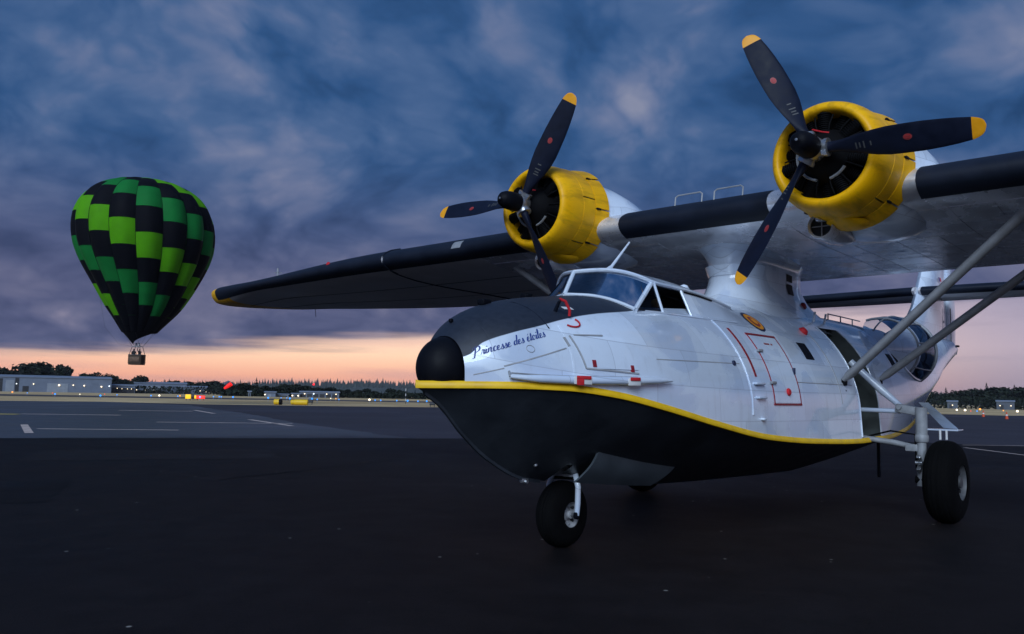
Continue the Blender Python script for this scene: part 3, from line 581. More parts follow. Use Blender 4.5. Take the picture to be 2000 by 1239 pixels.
for k in range(16):
    a0 = R(-7)+GA*k; off = 190+24*(k if k < 8 else k-16)
    i0 = math.floor((8-off)/PL); i = i0
    while True:
        s0, s1 = max(8, off+i*PL), min(SEND-2, off+(i+1)*PL)
        if s0 >= SEND-4: break
        if s1-s0 > 2:
            c = i % 4; mm = 'blime' if c == 0 else ('bgreen' if c == 2 else 'bblack')
            if off+i*PL > SEND-75: mm = 'bblack'
            rows = []
            for u in range(5):
                t = u/4*2-1; a = a0+GA*(.006+.988*u/4)
                rows.append([bpt(s0+.3+(s1-s0-.6)*v/4, a, .085*(1-t*t)*min(1, (s0+(s1-s0)*v/4)/40)) for v in range(5)])
            MB().grid(rows).build('panel', M[mm], bl)
        i += 1
b = MB(); b.grid([[bpt(s, R(-7)+GA*k/2, .002) for s in (.5, 4, 9)] for k in range(33)]); b.build('crown_cap', M['bblack'], bl)
b = MB()
for k in range(16): b.tube([bpt(s, R(-7)+GA*k, .004) for s in np.linspace(6, SEND, 26)], .018, 4, caps=False)
b.build('load_tape', M['bblack'], bl)
# scoop under the mouth: open on the right, coming to a point above the burner
b = MB(); rows = []
for k in range(17):
    a = R(-165+k*15.5); top = bpt(SEND-2, a, .0); f = (1-abs(k-8)/8)**.8; low = at(265, 675, DB)+np.array([0, 0, .0])+(top-at(axc(652), 652, DB))*.12
    rows.append([top, top*(1-.5*f)+low*.5*f, top*(1-f)+low*f])
b.grid(rows); b.build('scoop', M['bblack'], bl)
# basket
hb = 1.0; wb = 1.45; bc = Vector(at(266.5, 713, DB)); Rm = Matrix((Vector(r0), Vector(bf), Vector((0, 0, 1)))).transposed()
b = MB(); b.box(bc+Vector((0, 0, .06)), (wb, 1.2, .12), Rm, bev=.03); b.build('basket_floor', M['wicker'], bl)
for (dx_, dy_, w_, d_) in ((0, -.6, wb, .07), (0, .6, wb, .07), (-wb/2, 0, .07, 1.2), (wb/2, 0, .07, 1.2)):
    b = MB(); cc = bc+Rm@Vector((dx_, dy_, .12+hb/2))
    for j in range(9): b.box(cc+Vector((0, 0, -hb/2+.055+hb*j/9)), (w_+.04*(j % 2), d_+.04*(j % 2), hb/9-.012), Rm, bev=.02)
    b.build('basket_wall', M['wicker'], bl)
b = MB(); b.tube([bc+Rm@Vector((x_, y_, .14+hb)) for x_, y_ in ((-wb/2, -.6), (wb/2, -.6), (wb/2, .6), (-wb/2, .6))], .06, 8, closed=True); b.build('basket_rim', M['bdark'], bl)
b = MB(); b.box(bc+Rm@Vector((0, -.66, .12+hb*.52)), (1.1, .03, .55), Rm, bev=.01); b.build('name_plate', mat('plate_brown', (.13, .075, .045), .7, var=.5, vscale=5), bl)
for sx in (-1, 1):
    for sy in (-1, 1):
        b = MB(); b.tube([bc+Rm@Vector((sx*wb/2*.95, sy*.55, 1.1)), bc+Rm@Vector((sx*.42, sy*.4, 2.15))], .035, 6); b.build('upright', M['bdark'], bl)
b = MB(); b.tube([bc+Rm@Vector((x_, y_, 2.15)) for x_, y_ in ((-.45, -.42), (.45, -.42), (.45, .42), (-.45, .42))], .04, 6, closed=True); b.build('burner_frame', M['metal'], bl)
for sx in (-.16, .16):
    b = MB(); b.lathe([(.001, 0), (.10, 0), (.12, .1), (.12, .38), (.09, .42), (.001, .40)], bc+Rm@Vector((sx, 0, 2.12)), (0, 0, 1), 12); b.build('burner', M['metal'], bl)
for k in range(8):
    a = R(-180+45*k+10); b = MB(); b.tube([bc+Rm@Vector((.45*(1 if math.sin(a) > 0 else -1), .42*(1 if -math.cos(a) > 0 else -1), 2.15)), Vector(bpt(SEND-2, a))], .012, 4); b.build('rope', M['bdark'], bl)
b = MB(); b.tube([Vector(bpt(300, R(-84))), Vector(at(205, 640, DB)), Vector(at(232, 672, DB)), bc+Rm@Vector((-.4, 0, 2.1))], .010, 4); b.build('vent_line', M['bdark'], bl)
def person(loc, label, sh, shade, armup):
    V = [(0, 0, .92), (0, 0, 1.15), (0, 0, 1.40), (0, 0, 1.52), (0, .01, 1.62), (0, .01, 1.74), (.20, 0, 1.40), (-.20, 0, 1.40), (.27, -.05, 1.14), (-.27, -.05, 1.14), (.22, -.26, 1.20), (-.22, -.26, 1.16), (.11, 0, .86), (-.11, 0, .86), (.12, -.01, .48), (-.12, -.01, .48), (.12, .03, .08), (-.12, .03, .08), (.12, -.16, .05), (-.12, -.16, .05), (.20, -.33, 1.21), (-.20, -.33, 1.17)]
    if armup: V[8] = (.32, -.06, 1.62); V[10] = (.20, -.08, 1.90); V[20] = (.17, -.08, 1.98)
    E = [(0, 1), (1, 2), (2, 3), (3, 4), (4, 5), (2, 6), (2, 7), (6, 8), (8, 10), (7, 9), (9, 11), (0, 12), (0, 13), (12, 14), (13, 15), (14, 16), (15, 17), (16, 18), (17, 19), (10, 20), (11, 21)]
    Rr = [.16, .155, .16, .06, .095, .085, .075, .075, .05, .05, .035, .035, .095, .095, .06, .06, .045, .045, .035, .035, .03, .03]
    me = bpy.data.meshes.new('person'); me.from_pydata(V, E, []); o = bpy.data.objects.new('person', me); COL.objects.link(o)
    sk = o.modifiers.new('skin', 'SKIN'); sk.use_smooth_shade = True
    for q, rr in zip(me.skin_vertices[0].data, Rr): q.radius = (rr, rr*.8)
    me.skin_vertices[0].data[0].use_root = True
    o.modifiers.new('sub', 'SUBSURF').levels = 1; o.modifiers['sub'].render_levels = 1
    me.materials.append(shade); o.location = loc; o.rotation_euler = (0, 0, sh); tag(o, label, 'person'); return o
pc = mat('dark_clothing', (.012, .012, .016), .8, var=.2)
person(bc+Rm@Vector((-.42, .05, .13)), 'person in dark clothing standing at the left of the balloon basket', 2.4, pc, False)
person(bc+Rm@Vector((.28, .0, .13)), 'person in dark clothing reaching up to the burner at the right of the basket', 3.6, pc, True)
# ================================================================== the amphibious aircraft (x aft, +y starboard)
AC = empty('amphibious_aircraft', tuple(ROOT), 'white and navy twin engined flying boat with yellow engine cowlings parked on the apron', 'aircraft')
BC = pch([.02, .1, .35, .7, 1.12, 1.66, 2.35, 3.27, 4.5, 6, 8.6, 10, 12.2, 14, 16, 17.5, 19], [.012, .09, .335, .665, .93, 1.17, 1.35, 1.47, 1.53, 1.56, 1.55, 1.40, 1.0, .66, .33, .17, .05])
ZC = pch([.02, .7, 1.12, 1.66, 2.35, 3.27, 4.5, 6, 7.6, 8.6, 10, 12.2, 14, 16, 17.5, 19], [1.80, 1.81, 1.80, 1.74, 1.61, 1.43, 1.25, 1.16, 1.12, 1.14, 1.21, 1.41, 1.75, 2.25, 2.65, 3.03])
ZK = pch([.02, .3, .62, 1.0, 1.59, 2.0, 2.5, 4.2, 6, 8.58, 8.62, 10, 12.5, 14, 14.9, 16.08, 17.4, 18.8, 19], [1.79, 1.64, 1.35, 1.08, .83, .77, .73, .59, .55, .53, .61, .68, .88, 1.22, 1.55, 1.94, 2.37, 2.92, 3.0])
ZT = pch([.3, .35, .58, .96, 1.37, 2.0, 3, 4.2, 5.5, 7, 9.7, 11.2, 12.4, 14, 16, 17.5, 18.5, 19.1], [2.28, 2.33, 2.53, 2.70, 2.80, 2.89, 3.0, 3.12, 3.2, 3.24, 3.26, 3.25, 3.2, 3.18, 3.28, 3.4, 3.4, 3.25])
BMX = pch([.3, .7, 1.12, 1.66, 2.35, 3.27, 4.5, 6, 8.6, 10, 12.2, 14, 16, 17.5, 19.1], [.285, .655, .92, 1.17, 1.35, 1.46, 1.52, 1.53, 1.52, 1.44, 1.2, .92, .56, .33, .08])
DMX = pch([.3, 1, 3, 5, 9, 12, 15, 19], [.12, .12, .25, .42, .45, .5, .4, .15])
EXX = pch([.3, 2, 4, 9, 19], [2.1, 2.0, 1.85, 1.85, 2.0])
def hy(x, z):
    zc = ZC(x); zm = zc+DMX(x); zt = ZT(x)
    if z <= zm: return BC(x)+(BMX(x)-BC(x))*max(0, (z-zc)/(zm-zc))
    n = EXX(x); q = min(1, (z-zm)/(zt-zm)); return BMX(x)*(1-q**n)**(1/n)
def hp(x, z, off=0., s=-1):                     # a point on the hull side, s = -1 port
    e = .03; y = hy(x, z); ny = Vector((-(hy(x+e, z)-hy(x-e, z))/(2*e), 1, -(hy(x, z+e)-hy(x, z-e))/(2*e))).normalized()
    return Vector((x+ny.x*off, s*(y+ny.y*off), z+ny.z*off))
def section(x, nl=5, nu=20):
    zc, zm, zt, bm, n = ZC(x), ZC(x)+DMX(x), ZT(x), BMX(x), EXX(x); pts = []
    for i in range(nl): z = zc+(zm-zc)*i/nl; pts.append((hy(x, z), z))
    for i in range(nu+1):
        a = PI/2*i/nu; c = max(0, math.cos(a)); pts.append((bm*c**(2/n), zm+(zt-zm)*math.sin(a)**(2/n)))
    return pts
WX0, WX1, WZ1 = 7.65, 8.50, 2.93
BX0, BX1 = 10.75, 12.35
xs = sorted(set([.34, .36, .40, .46, .52] + [round(.6+.1*i, 3) for i in range(20)] + [round(2.6+.12*i, 3) for i in range(42)] + [7.65, 8.5] + [round(7.75+.15*i, 3) for i in range(76) if abs(7.75+.15*i-8.5) > .04] + [19.08]))
rows = []
for x in xs:
    p = section(x); rows.append([(x, -y, z) for y, z in p]+[(x, y, z) for y, z in p[-2::-1]])
b = MB(); nv = len(rows[0]); V = [q for r in rows for q in r]; F = []
def inblister(c): 
    return ((c.x-11.6)/.75)**2+((c.z-2.68)/.40)**2 < 1 and abs(c.y) > .3
for i in range(len(rows)-1):
    for j in range(nv-1):
        ids = (i*nv+j, i*nv+j+1, (i+1)*nv+j+1, (i+1)*nv+j); c = sum((Vector(V[q]) for q in ids), Vector())/4
        if WX0 < c.x < WX1 and ZC(c.x)+.02 < c.z < WZ1 and abs(c.y) > .4: continue
        if 2.66 < c.x < 4.0 and abs(c.y) < .70 and c.z > 2.5: continue
        if inblister(c): continue
        F.append(ids)
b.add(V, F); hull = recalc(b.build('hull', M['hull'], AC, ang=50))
b = MB(); last = rows[-1]; b.add(list(last)+[(19.12, 0, 3.12)], [(k, k+1, len(last)) for k in range(len(last)-1)]); b.build('tail_cap', M['white'], AC)
# hull bottom with step
xb = sorted(set([.03, .06, .1, .15, .2, .25, .3, .36, .42, .5] + [round(.58+.1*i, 3) for i in range(25)] + [round(3.1+.25*i, 3) for i in range(22)] + [8.58, 8.62] + [round(8.8+.3*i, 3) for i in range(34)] + [19.0]))
rows = []
def bz(x, t): return ZK(x)+(ZC(x)-ZK(x))*(.85*t+.15*t*t)
for x in xb:
    h = [(x, BC(x)*t, bz(x, t)) for t in np.linspace(0, 1, 9)]; rows.append([(q[0], -q[1], q[2]) for q in h[::-1]]+h[1:])
def bayout(c): return 1.95 < c.x < 3.6 and abs(c.y) < .30
b = MB(); nv = 17; V = [q for r in rows for q in r]; F = []; MI = []
for i in range(len(rows)-1):
    for j in range(nv-1):
        ids = (i*nv+j, (i+1)*nv+j, (i+1)*nv+j+1, i*nv+j+1); c = sum((Vector(V[q]) for q in ids), Vector())/4
        if 1.97 < c.x < 3.65 and abs(c.y) < .24: continue
        F.append(ids); MI.append(0 if c.x < 11.6 else 1)
b.add(V, F); b.m = MI; recalc(b.build('hull_bottom', [M['bottom'], M['white']], AC, ang=30))
# keel strip
b = MB(); rows = []
for x in [q for q in xb if .06 < q < 1.9] : rows.append([(x, -.02, ZK(x)+.01), (x, -.015, ZK(x)-.025), (x, .015, ZK(x)-.025), (x, .02, ZK(x)+.01)])
b.grid(rows); b.build('keel_strip', M['bottom'], AC)
# yellow chine stripe, one band round the bow
def chine(x, s):
    bc, zc = BC(x), ZC(x); up_ = .062 if x < 9 else .06
    yu = hy(x, zc+up_) if x > .34 else bc*1.0
    return [(x, s*(bc-.02), zc-.012), (x, s*(bc+.020), zc-.010), (x, s*(bc+.026), zc+.012), (x, s*(yu+.012), zc+up_-.008), (x, s*(yu-.01), zc+up_)]
cx_ = [q for q in sorted(set(xb+[round(.6+.1*i, 2) for i in range(80)])) if q <= 12.9]
rows = [chine(x, -1) for x in cx_[::-1]]+[[(-.008, 0, ZC(.02)-.012+.0*k) if k < 2 else (-.014, 0, ZC(.02)+(.012, .064, .072)[k-2]) for k in range(5)]]+[chine(x, 1) for x in cx_]
b = MB(); b.grid(rows); recalc(b.build('chine_stripe', M['yellow_stripe'], AC, ang=60))
# black nose ball
b = MB(); rows = []
for i in range(33):
    a = PI*i/32*.60; row = []
    for k in range(40):
        t = 2*PI*k/40; r_ = .285*math.sin(a); x = .385-.315*math.cos(a); row.append((x, r_*math.cos(t), max(1.80, 2.0+.318*math.sin(a)*math.sin(t))))
    rows.append(row)
b.grid(rows, cv=True); recalc(b.build('nose_turret', M['black'], AC, ang=70))
b = MB(); b.tube([(.395, .292*math.cos(t), max(1.815, 2.0+.322*math.sin(t))) for t in [2*PI*k/48 for k in range(48)]], .007, 6, closed=True); b.build('turret_rim', M['navy'], AC)
# wheel wells
for s in (-1, 1):
    b = MB(); yi = .72; n = 12
    for (x, fl) in ((WX0, 0), (WX1, 1)):
        rows = []
        for i in range(n+1): z = ZC(x)+.02+(WZ1-ZC(x)-.02)*i/n; rows.append([(x, s*(hy(x, z)-.004), z), (x, s*min(yi, hy(x, z)-.02), z)])
        b.grid(rows)
    zl = ZC(8)+.02
    b.add([(WX0, s*.72, zl), (WX1, s*.72, zl), (WX1, s*.72, 2.95), (WX0, s*.72, 2.95)], [(0, 1, 2, 3)])
    b.add([(WX0, s*1.54, zl), (WX1, s*1.54, zl), (WX1, s*.72, zl), (WX0, s*.72, zl)], [(0, 1, 2, 3)])
    w = b.build('wheel_well', M['well'], AC, smooth=False)
    for x in (7.9, 8.2):
        q = MB(); q.box((x, s*.76, 2.0), (.05, .08, 1.7)); q.build('frame_rib', M['well'], w, smooth=False)
    for z in (1.55, 2.1):
        q = MB(); q.box((8.07, s*.78, z), (.84, .05, .05)); q.build('stringer', M['well'], w, smooth=False)
    q = MB(); q.tube([(7.75, s*.9, 1.2), (7.85, s*.95, 1.7), (7.8, s*.9, 2.3)], .025, 8); q.build('hose', M['rubber'], w)
    # trim round the opening
    q = MB(); q.tube([hp(WX0, z, .004, s) for z in np.linspace(ZC(WX0)+.08, 2.9, 14)], .012, 6); q.tube([hp(WX1, z, .004, s) for z in np.linspace(ZC(WX1)+.08, 2.9, 14)], .012, 6); q.build('well_trim', M['white'], AC)

# ---------------------------------------------------------------- decals and panels on the hull side
def hullstrip(name, pts, w, m, off=.006, parent=None, s=-1, thick=.003):
    b = MB(); P = [Vector((p[0], 0, p[1])) for p in pts]; rows = []
    for i, p in enumerate(P):
        d = (P[min(i+1, len(P)-1)]-P[max(i-1, 0)]).normalized(); q = Vector((-d.z, 0, d.x))*w/2; rows.append([hp(p.x-q.x, p.z-q.z, -.002, s), hp(p.x-q.x, p.z-q.z, off, s), hp(p.x+q.x, p.z+q.z, off, s), hp(p.x+q.x, p.z+q.z, -.002, s)])
    b.grid(rows)
    for r_ in (rows[0], rows[-1]): b.add(r_, [(0, 1, 2, 3)])
    return recalc(b.build(name, m, parent or AC, smooth=True, ang=30))
def hullplate(name, x0, x1, z0, z1, m, off=.006, parent=None, s=-1, skew=0., nx=8, nz=8, taper=0.):
    b = MB(); rows = []
    for i in range(nz+1):
        z = z0+(z1-z0)*i/nz; t = i/nz; rows.append([hp(x0+skew*t+taper*t+(x1-x0-2*taper*t)*j/nx, z, off, s) for j in range(nx+1)])
    b.grid(rows)
    # edges back to the skin
    per = rows[0]+[r_[-1] for r_ in rows[1:]]+rows[-1][-2::-1]+[r_[0] for r_ in rows[-2:0:-1]]
    inner = []
    for p in per: inner.append(hp(p.x, p.z, -.004, s))
    b.grid([per, inner], cv=True)
    return recalc(b.build(name, m, parent or AC, ang=30))
def seg(a, c, n=10): return [(a[0]+(c[0]-a[0])*i/n, a[1]+(c[1]-a[1])*i/n) for i in range(n+1)]
door = hullplate('crew_door', 4.70, 5.45, 1.70, 2.57, M['white'], .008)
for a, c in (((4.68, 1.68), (4.68, 2.59)), ((5.47, 1.68), (5.47, 2.59))): hullstrip('door_outline', seg(a, c), .014, M['red'], .010, door)
for a, c in (((4.66, 1.68), (5.49, 1.68)), ((4.66, 2.59), (5.49, 2.59))): hullstrip('door_outline', seg(a, c), .022, M['red'], .010, door)
for z in (2.36, 1.95):
    b = MB(); p = hp(4.70, z, .02); b.box(p, (.13, .035, .035), bev=.008); b.build('hinge', M['steel'], door)
b = MB(); b.box(hp(5.46, 2.12, .015), (.05, .03, .09), bev=.008); b.build('latch', M['navyprint'], door)
b = MB(); b.lathe([(.001, .03), (.035, .03), (.05, .015), (.05, 0)], hp(5.10, 1.84, .008), (0, -1, .15), 18); b.build('red_cap', M['redtag'], door)
hullstrip('door_text', seg((4.98, 2.47), (5.13, 2.47), 4), .022, M['pink'], .010, door); hullstrip('door_text', seg((5.17, 2.47), (5.22, 2.47), 3), .022, M['pink'], .010, door)
# propeller warning band with white letters
wb_ = hullstrip('propeller_warning', seg((4.30, 2.02), (4.30, 2.64), 16), .048, M['red'], .005)
for k in range(13): z = 2.06+.043*k; hullstrip('warning_letter', seg((4.283, z), (4.317, z+.012), 2), .016, M['pink'], .007, wb_)
# roundel on the hull shoulder
def disc(name, x, z, r_, m, off, parent=None):
    b = MB(); c = hp(x, z, off); ring = []
    for k in range(24):
        a = 2*PI*k/24; ring.append(hp(x+r_*math.cos(a), z+r_*.72*math.sin(a), off))
    b.add([c]+ring, [(0, 1+k, 1+(k+1) % 24) for k in range(24)]); return recalc(b.build(name, m, parent or AC))
rd = disc('roundel', 5.30, 2.80, .19, M['navyprint'], .005); disc('roundel_ring', 5.30, 2.80, .155, M['orange'], .008, rd); disc('roundel_ring', 5.30, 2.80, .10, M['pink'], .011, rd); disc('roundel_centre', 5.30, 2.80, .06, M['orange'], .014, rd)
hullplate('side_window', 6.14, 6.42, 2.32, 2.56, M['black'], .006, skew=0.0)
b = MB(); b.lathe([(.001, .06), (.05, .05), (.08, 0)], hp(6.82, 2.77, 0), (0, -.75, .65), 16); b.build('red_lamp', M['redtag'], AC)
b = MB(); b.lathe([(.001, .02), (.03, .02), (.035, 0)], hp(3.86, 2.17, 0), (0, -1, .2), 14); b.build('vent_port', M['navyprint'], AC)
for z, x, L in ((1.76, 4.29, .22), (1.93, 4.30, .24), (1.50, 4.32, .08)):
    b = MB(); b.box(hp(x, z, .02), (L, .06, .03), bev=.01); b.build('hull_step', M['white'], AC)
# frame ridges
hullstrip('frame_ridge', [(4.10, z) for z in np.linspace(1.55, 2.98, 16)], .03, M['white'], .012)
hullstrip('frame_ridge', [(1.24, z) for z in np.linspace(1.93, 2.46, 10)], .02, M['white'], .006)
hullstrip('frame_ridge', [(6.95, z) for z in np.linspace(1.7, 2.75, 12)], .015, M['strut'], .006)
hullstrip('skin_lap', seg((.62, 2.02), (1.20, 2.22)), .012, M['strut'], .004); hullstrip('skin_lap', seg((.40, 1.93), (.62, 2.0)), .010, M['strut'], .004); hullstrip('skin_lap', seg((5.5, 1.98), (7.5, 1.98)), .010, M['strut'], .004); hullstrip('skin_lap', seg((2.3, 2.15), (4.0, 2.17), 16), .010, M['strut'], .003)
pn = hullplate('access_panel', 1.36, 1.98, 2.02, 2.35, M['white'], .010, skew=-.08)
for a, c in (((1.36, 2.02), (1.98, 1.985)), ((1.36, 2.02), (1.28, 2.35))): hullstrip('panel_edge', seg(a, c), .014, M['strut'], .012, pn)
hullstrip('panel_edge', seg((1.33, 2.36), (1.66, 2.37)), .012, M['strut'], .012, pn)
for x, z in ((1.45, 2.07), (1.90, 2.03)): hullplate('panel_latch', x-.018, x+.018, z-.035, z+.035, M['red'], .018, pn)
hullstrip('latch_slot', seg((1.215, 2.33), (1.235, 2.24), 3), .022, M['strut'], .012)
for x, z in ((.86, 2.20), (1.36, 2.30)):
    b = MB(); b.tube([hp(x+.035*math.cos(a), z+.035*math.sin(a), .004) for a in [2*PI*k/20 for k in range(20)]], .003, 5, closed=True); b.build('round_plate', M['strut'], AC)
# folded rub strake along the bow with red tags
path = [hp(x, z, .05) for x, z in ((.66, 1.915), (.9, 1.90), (1.2, 1.895), (1.5, 1.90), (1.9, 1.905), (2.2, 1.91), (2.42, 1.915))]
b = MB(); b.tube(path, [.018, .042, .045, .045, .045, .035, .012], 10, flat=1.0); st = b.build('mooring_strake', M['white'], AC)
b = MB(); b.tube([p+Vector((0, -.012, .035)) for p in path[:5]], .008, 6); b.tube([path[0], hp(.655, 1.97, .01)], .012, 6); b.build('strake_rail', M['steel'], st)
for x, L in ((1.29, .16), (1.85, .13)):
    b = MB(); p = hp(x, 1.90, .10); d = (hp(x+.1, 1.9, .1)-hp(x-.1, 1.9, .1)).normalized(); Rt = Matrix((d, Vector((-d.y, d.x, 0)), Vector((0, 0, 1)))).transposed()
    b.box(p+Vector((0, 0, .02)), (L, .012, .035), Rt, bev=.004); (b.box(p-d*L*.25-Vector((0, 0, .02)), (L*.5, .012, .075), Rt, bev=.004) if x < 1.5 else None); b.build('red_tag', M['redtag'], st)
    b = MB(); b.box(p+Vector((0, 0, -.01))-Vector((-d.y, d.x, 0))*.0+Vector((0, .012, 0)), (L*1.25, .010, .075), Rt, bev=.004); b.build('white_tag', M['whiteprint'], st)
# pitot mast with red cover ribbons
c0 = hp(1.36, 2.63, 0); b = MB(); b.tube([c0, c0+Vector((-.05, -.10, .10)), c0+Vector((-.14, -.16, .09))], [.022, .018, .012], 8); pt = b.build('pitot_mast', M['navy'], AC)
b = MB(); b.tube([c0+Vector((-.08, -.12, .11)), c0+Vector((-.02, -.15, .09)), c0+Vector((.03, -.17, 0)), c0+Vector((.04, -.16, -.06))], .016, 8); b.build('red_cover', M['redtag'], pt)
b = MB(); b.tube([hp(1.33+.09*math.cos(a)+.06, 2.50+.055*math.sin(a), .012) for a in np.linspace(-2.4, .6, 12)], .009, 6); b.build('red_ribbon', M['redtag'], pt)
hullplate('white_placard', 1.50, 1.60, 2.655, 2.685, M['whiteprint'], .005)
# deck fittings on the nose
for x, y in ((.98, .05), (1.95, .3), (.50, .06)):
    z = ZT(x); b = MB(); b.box((x, y, z+.02), (.12, .10, .06) if x > .6 else (.04, .04, .04), bev=.01); b.build('deck_cleat', M['black'], AC)
b = MB(); b.tube([Vector((1.12, hy(1.12, z)*s_, z)) for s_, z in [(-1, 2.42), (-1, 2.55), (-1, 2.65), (-1, 2.72), (1, 2.735), (1, 2.70), (1, 2.6), (1, 2.45)]], .008, 6); b.build('hatch_seam', M['navy'], AC)

# ---------------------------------------------------------------- lettering: script drawn as nib strokes
def qb(p, n=9):
    out = []
    for i in range(0, len(p)-2, 2):
        a, c, d = (Vector((*q, 0)) for q in p[i:i+3])
        for k in range(n+1):
            if i and k == 0: continue
            t = k/n; out.append(a*(1-t)**2+c*2*t*(1-t)+d*t*t)
    return out
G = {'P': (.78, [[(.30, 1.25), (.24, .6), (.16, .1), (.10, -.12), (-.08, .05)], [(.02, 1.0), (-.08, 1.35), (.34, 1.36), (.80, 1.34), (.72, .95), (.62, .60), (.28, .66)]]),
     'r': (.42, [[(0, .1), (.10, .2), (.14, .55), (.20, .72), (.22, .62), (.24, .55), (.36, .60), (.30, .2), (.32, .06), (.36, -.02), (.44, .1)]]),
     'i': (.26, [[(0, .1), (.08, .25), (.14, .62), (.10, .25), (.10, .08), (.14, -.04), (.27, .12)], [(.18, .92), (.2, .94), (.19, .86)]]),
     'n': (.56, [[(0, .1), (.08, .25), (.12, .62), (.10, .3), (.06, 0), (.14, .5), (.28, .62), (.38, .66), (.36, .4), (.32, .1), (.38, .02), (.44, -.02), (.56, .12)]]),
     'c': (.38, [[(.32, .5), (.34, .66), (.22, .62), (.04, .54), (.06, .2), (.10, -.06), (.24, .02), (.32, .06), (.39, .14)]]),
     'e': (.40, [[(.02, .22), (.34, .32), (.30, .52), (.24, .70), (.12, .52), (.00, .24), (.12, .04), (.22, -.06), (.41, .14)]]),
     's': (.38, [[(0, .1), (.16, .3), (.24, .66), (.22, .5), (.30, .30), (.36, .06), (.18, 0), (.06, -.02), (.06, .12)], [(.18, 0), (.3, 0), (.39, .12)]]),
     'd': (.50, [[(.36, .46), (.28, .66), (.14, .54), (.0, .36), (.06, .12), (.14, -.08), (.30, .22)], [(.50, 1.28), (.42, .8), (.33, .22), (.32, -.04), (.50, .12)]]),
     't': (.32, [[(0, .1), (.10, .3), (.24, 1.02), (.14, .4), (.12, .16), (.14, -.06), (.32, .12)], [(.08, .70), (.2, .74), (.32, .70)]]),
     'o': (.44, [[(.26, .62), (.02, .58), (.05, .22), (.10, -.08), (.26, .06), (.40, .26), (.34, .5), (.28, .7), (.20, .58)], [(.33, .52), (.38, .44), (.46, .5)]]),
     'l': (.28, [[(0, .1), (.22, .5), (.32, 1.1), (.30, 1.4), (.20, 1.15), (.10, .6), (.08, .15), (.12, -.06), (.28, .12)]]),
     ' ': (.34, [])}
text = 'Princesse des \u00e9toiles'; pen = 0.; strokes = []
for ch in text:
    g_ = 'e' if ch == '\u00e9' else ch; w_, ps = G[g_]
    for p in ps: strokes.append([(q.x+pen+q.y*.14, q.y) for q in qb(p)])
    if ch == '\u00e9': strokes.append([(pen+.30, .80), (pen+.36, .90), (pen+.44, 1.0)])
    pen += w_
Y0 = pch([.365, .52, .66, .8, .92, 1.05], [2.062, 2.150, 2.202, 2.253, 2.294, 2.335])
XT = 0.635/pen; HS = .070
nm = None; b = MB()
for stt in strokes:
    rows = []
    for i, (u, v) in enumerate(stt):
        a, c = stt[max(i-1, 0)], stt[min(i+1, len(stt)-1)]; du, dv = c[0]-a[0], c[1]-a[1]; L = math.hypot(du, dv) or 1; du /= L; dv /= L
        th = .026+.058*max(0, -dv)**1.5 if L else .05
        l, r_ = (u-dv*th-.02*0, v+du*th), (u+dv*th, v-du*th)
        rows.append([hp(.405+q[0]*XT, Y0(.405+q[0]*XT)+q[1]*HS, .005) for q in (l, r_)])
    b.grid(rows)
recalc(b.build('name_lettering', M['blue'], AC, smooth=False))

# ---------------------------------------------------------------- cockpit
ROOFZ = pch([2.3, 2.48, 3.0, 3.5, 4.2, 4.8, 5.2], [3.2, 3.235, 3.31, 3.325, 3.29, 3.22, 3.15])
EDGZ = pch([2.48, 3.06, 3.87, 4.4, 5.2], [3.20, 3.115, 3.10, 3.06, 2.95])
def topx(y): return pch([0, .2, .4, .58, .72], [2.48, 2.60, 2.755, 2.91, 3.06])(abs(y))
def botp(y):
    y = abs(y); x = pch([0, .25, .45, .64, .82], [2.30, 2.43, 2.50, 2.535, 2.57])(y)
    return x, pch([0, .25, .45, .64, .82], [2.93, 2.915, 2.875, 2.81, 2.73])(y)
def roofz(x, y): t = min(1, abs(y)/.74); return ROOFZ(x)+(EDGZ(x)-ROOFZ(x))*t**2.2
rows = []
for j in range(25):
    y = -.74+1.48*j/24; xf = topx(min(.72, abs(y))); rows.append([(xf+(5.15-xf)*i/22, y*(1 if xf+(5.15-xf)*i/22 < 4 else 1), roofz(xf+(5.15-xf)*i/22, y)) for i in range(23)])
b = MB(); b.grid(rows); rows2 = [[(p[0]+.01, p[1]*.97, p[2]-.03) for p in r_] for r_ in rows]; b.grid(rows2); b.grid([[r_[0] for r_ in rows], [r_[0] for r_ in rows2]]); cr = recalc(b.build('cockpit_roof', M['white'], AC, ang=50))
def side_pt(x, t, s):                         # t 0 sill .. 1 roof edge
    lo = Vector((x, s*hy(x, 2.745), 2.745)); hi = Vector((x, s*.735, EDGZ(x)-.01)); return lo*(1-t)+hi*t
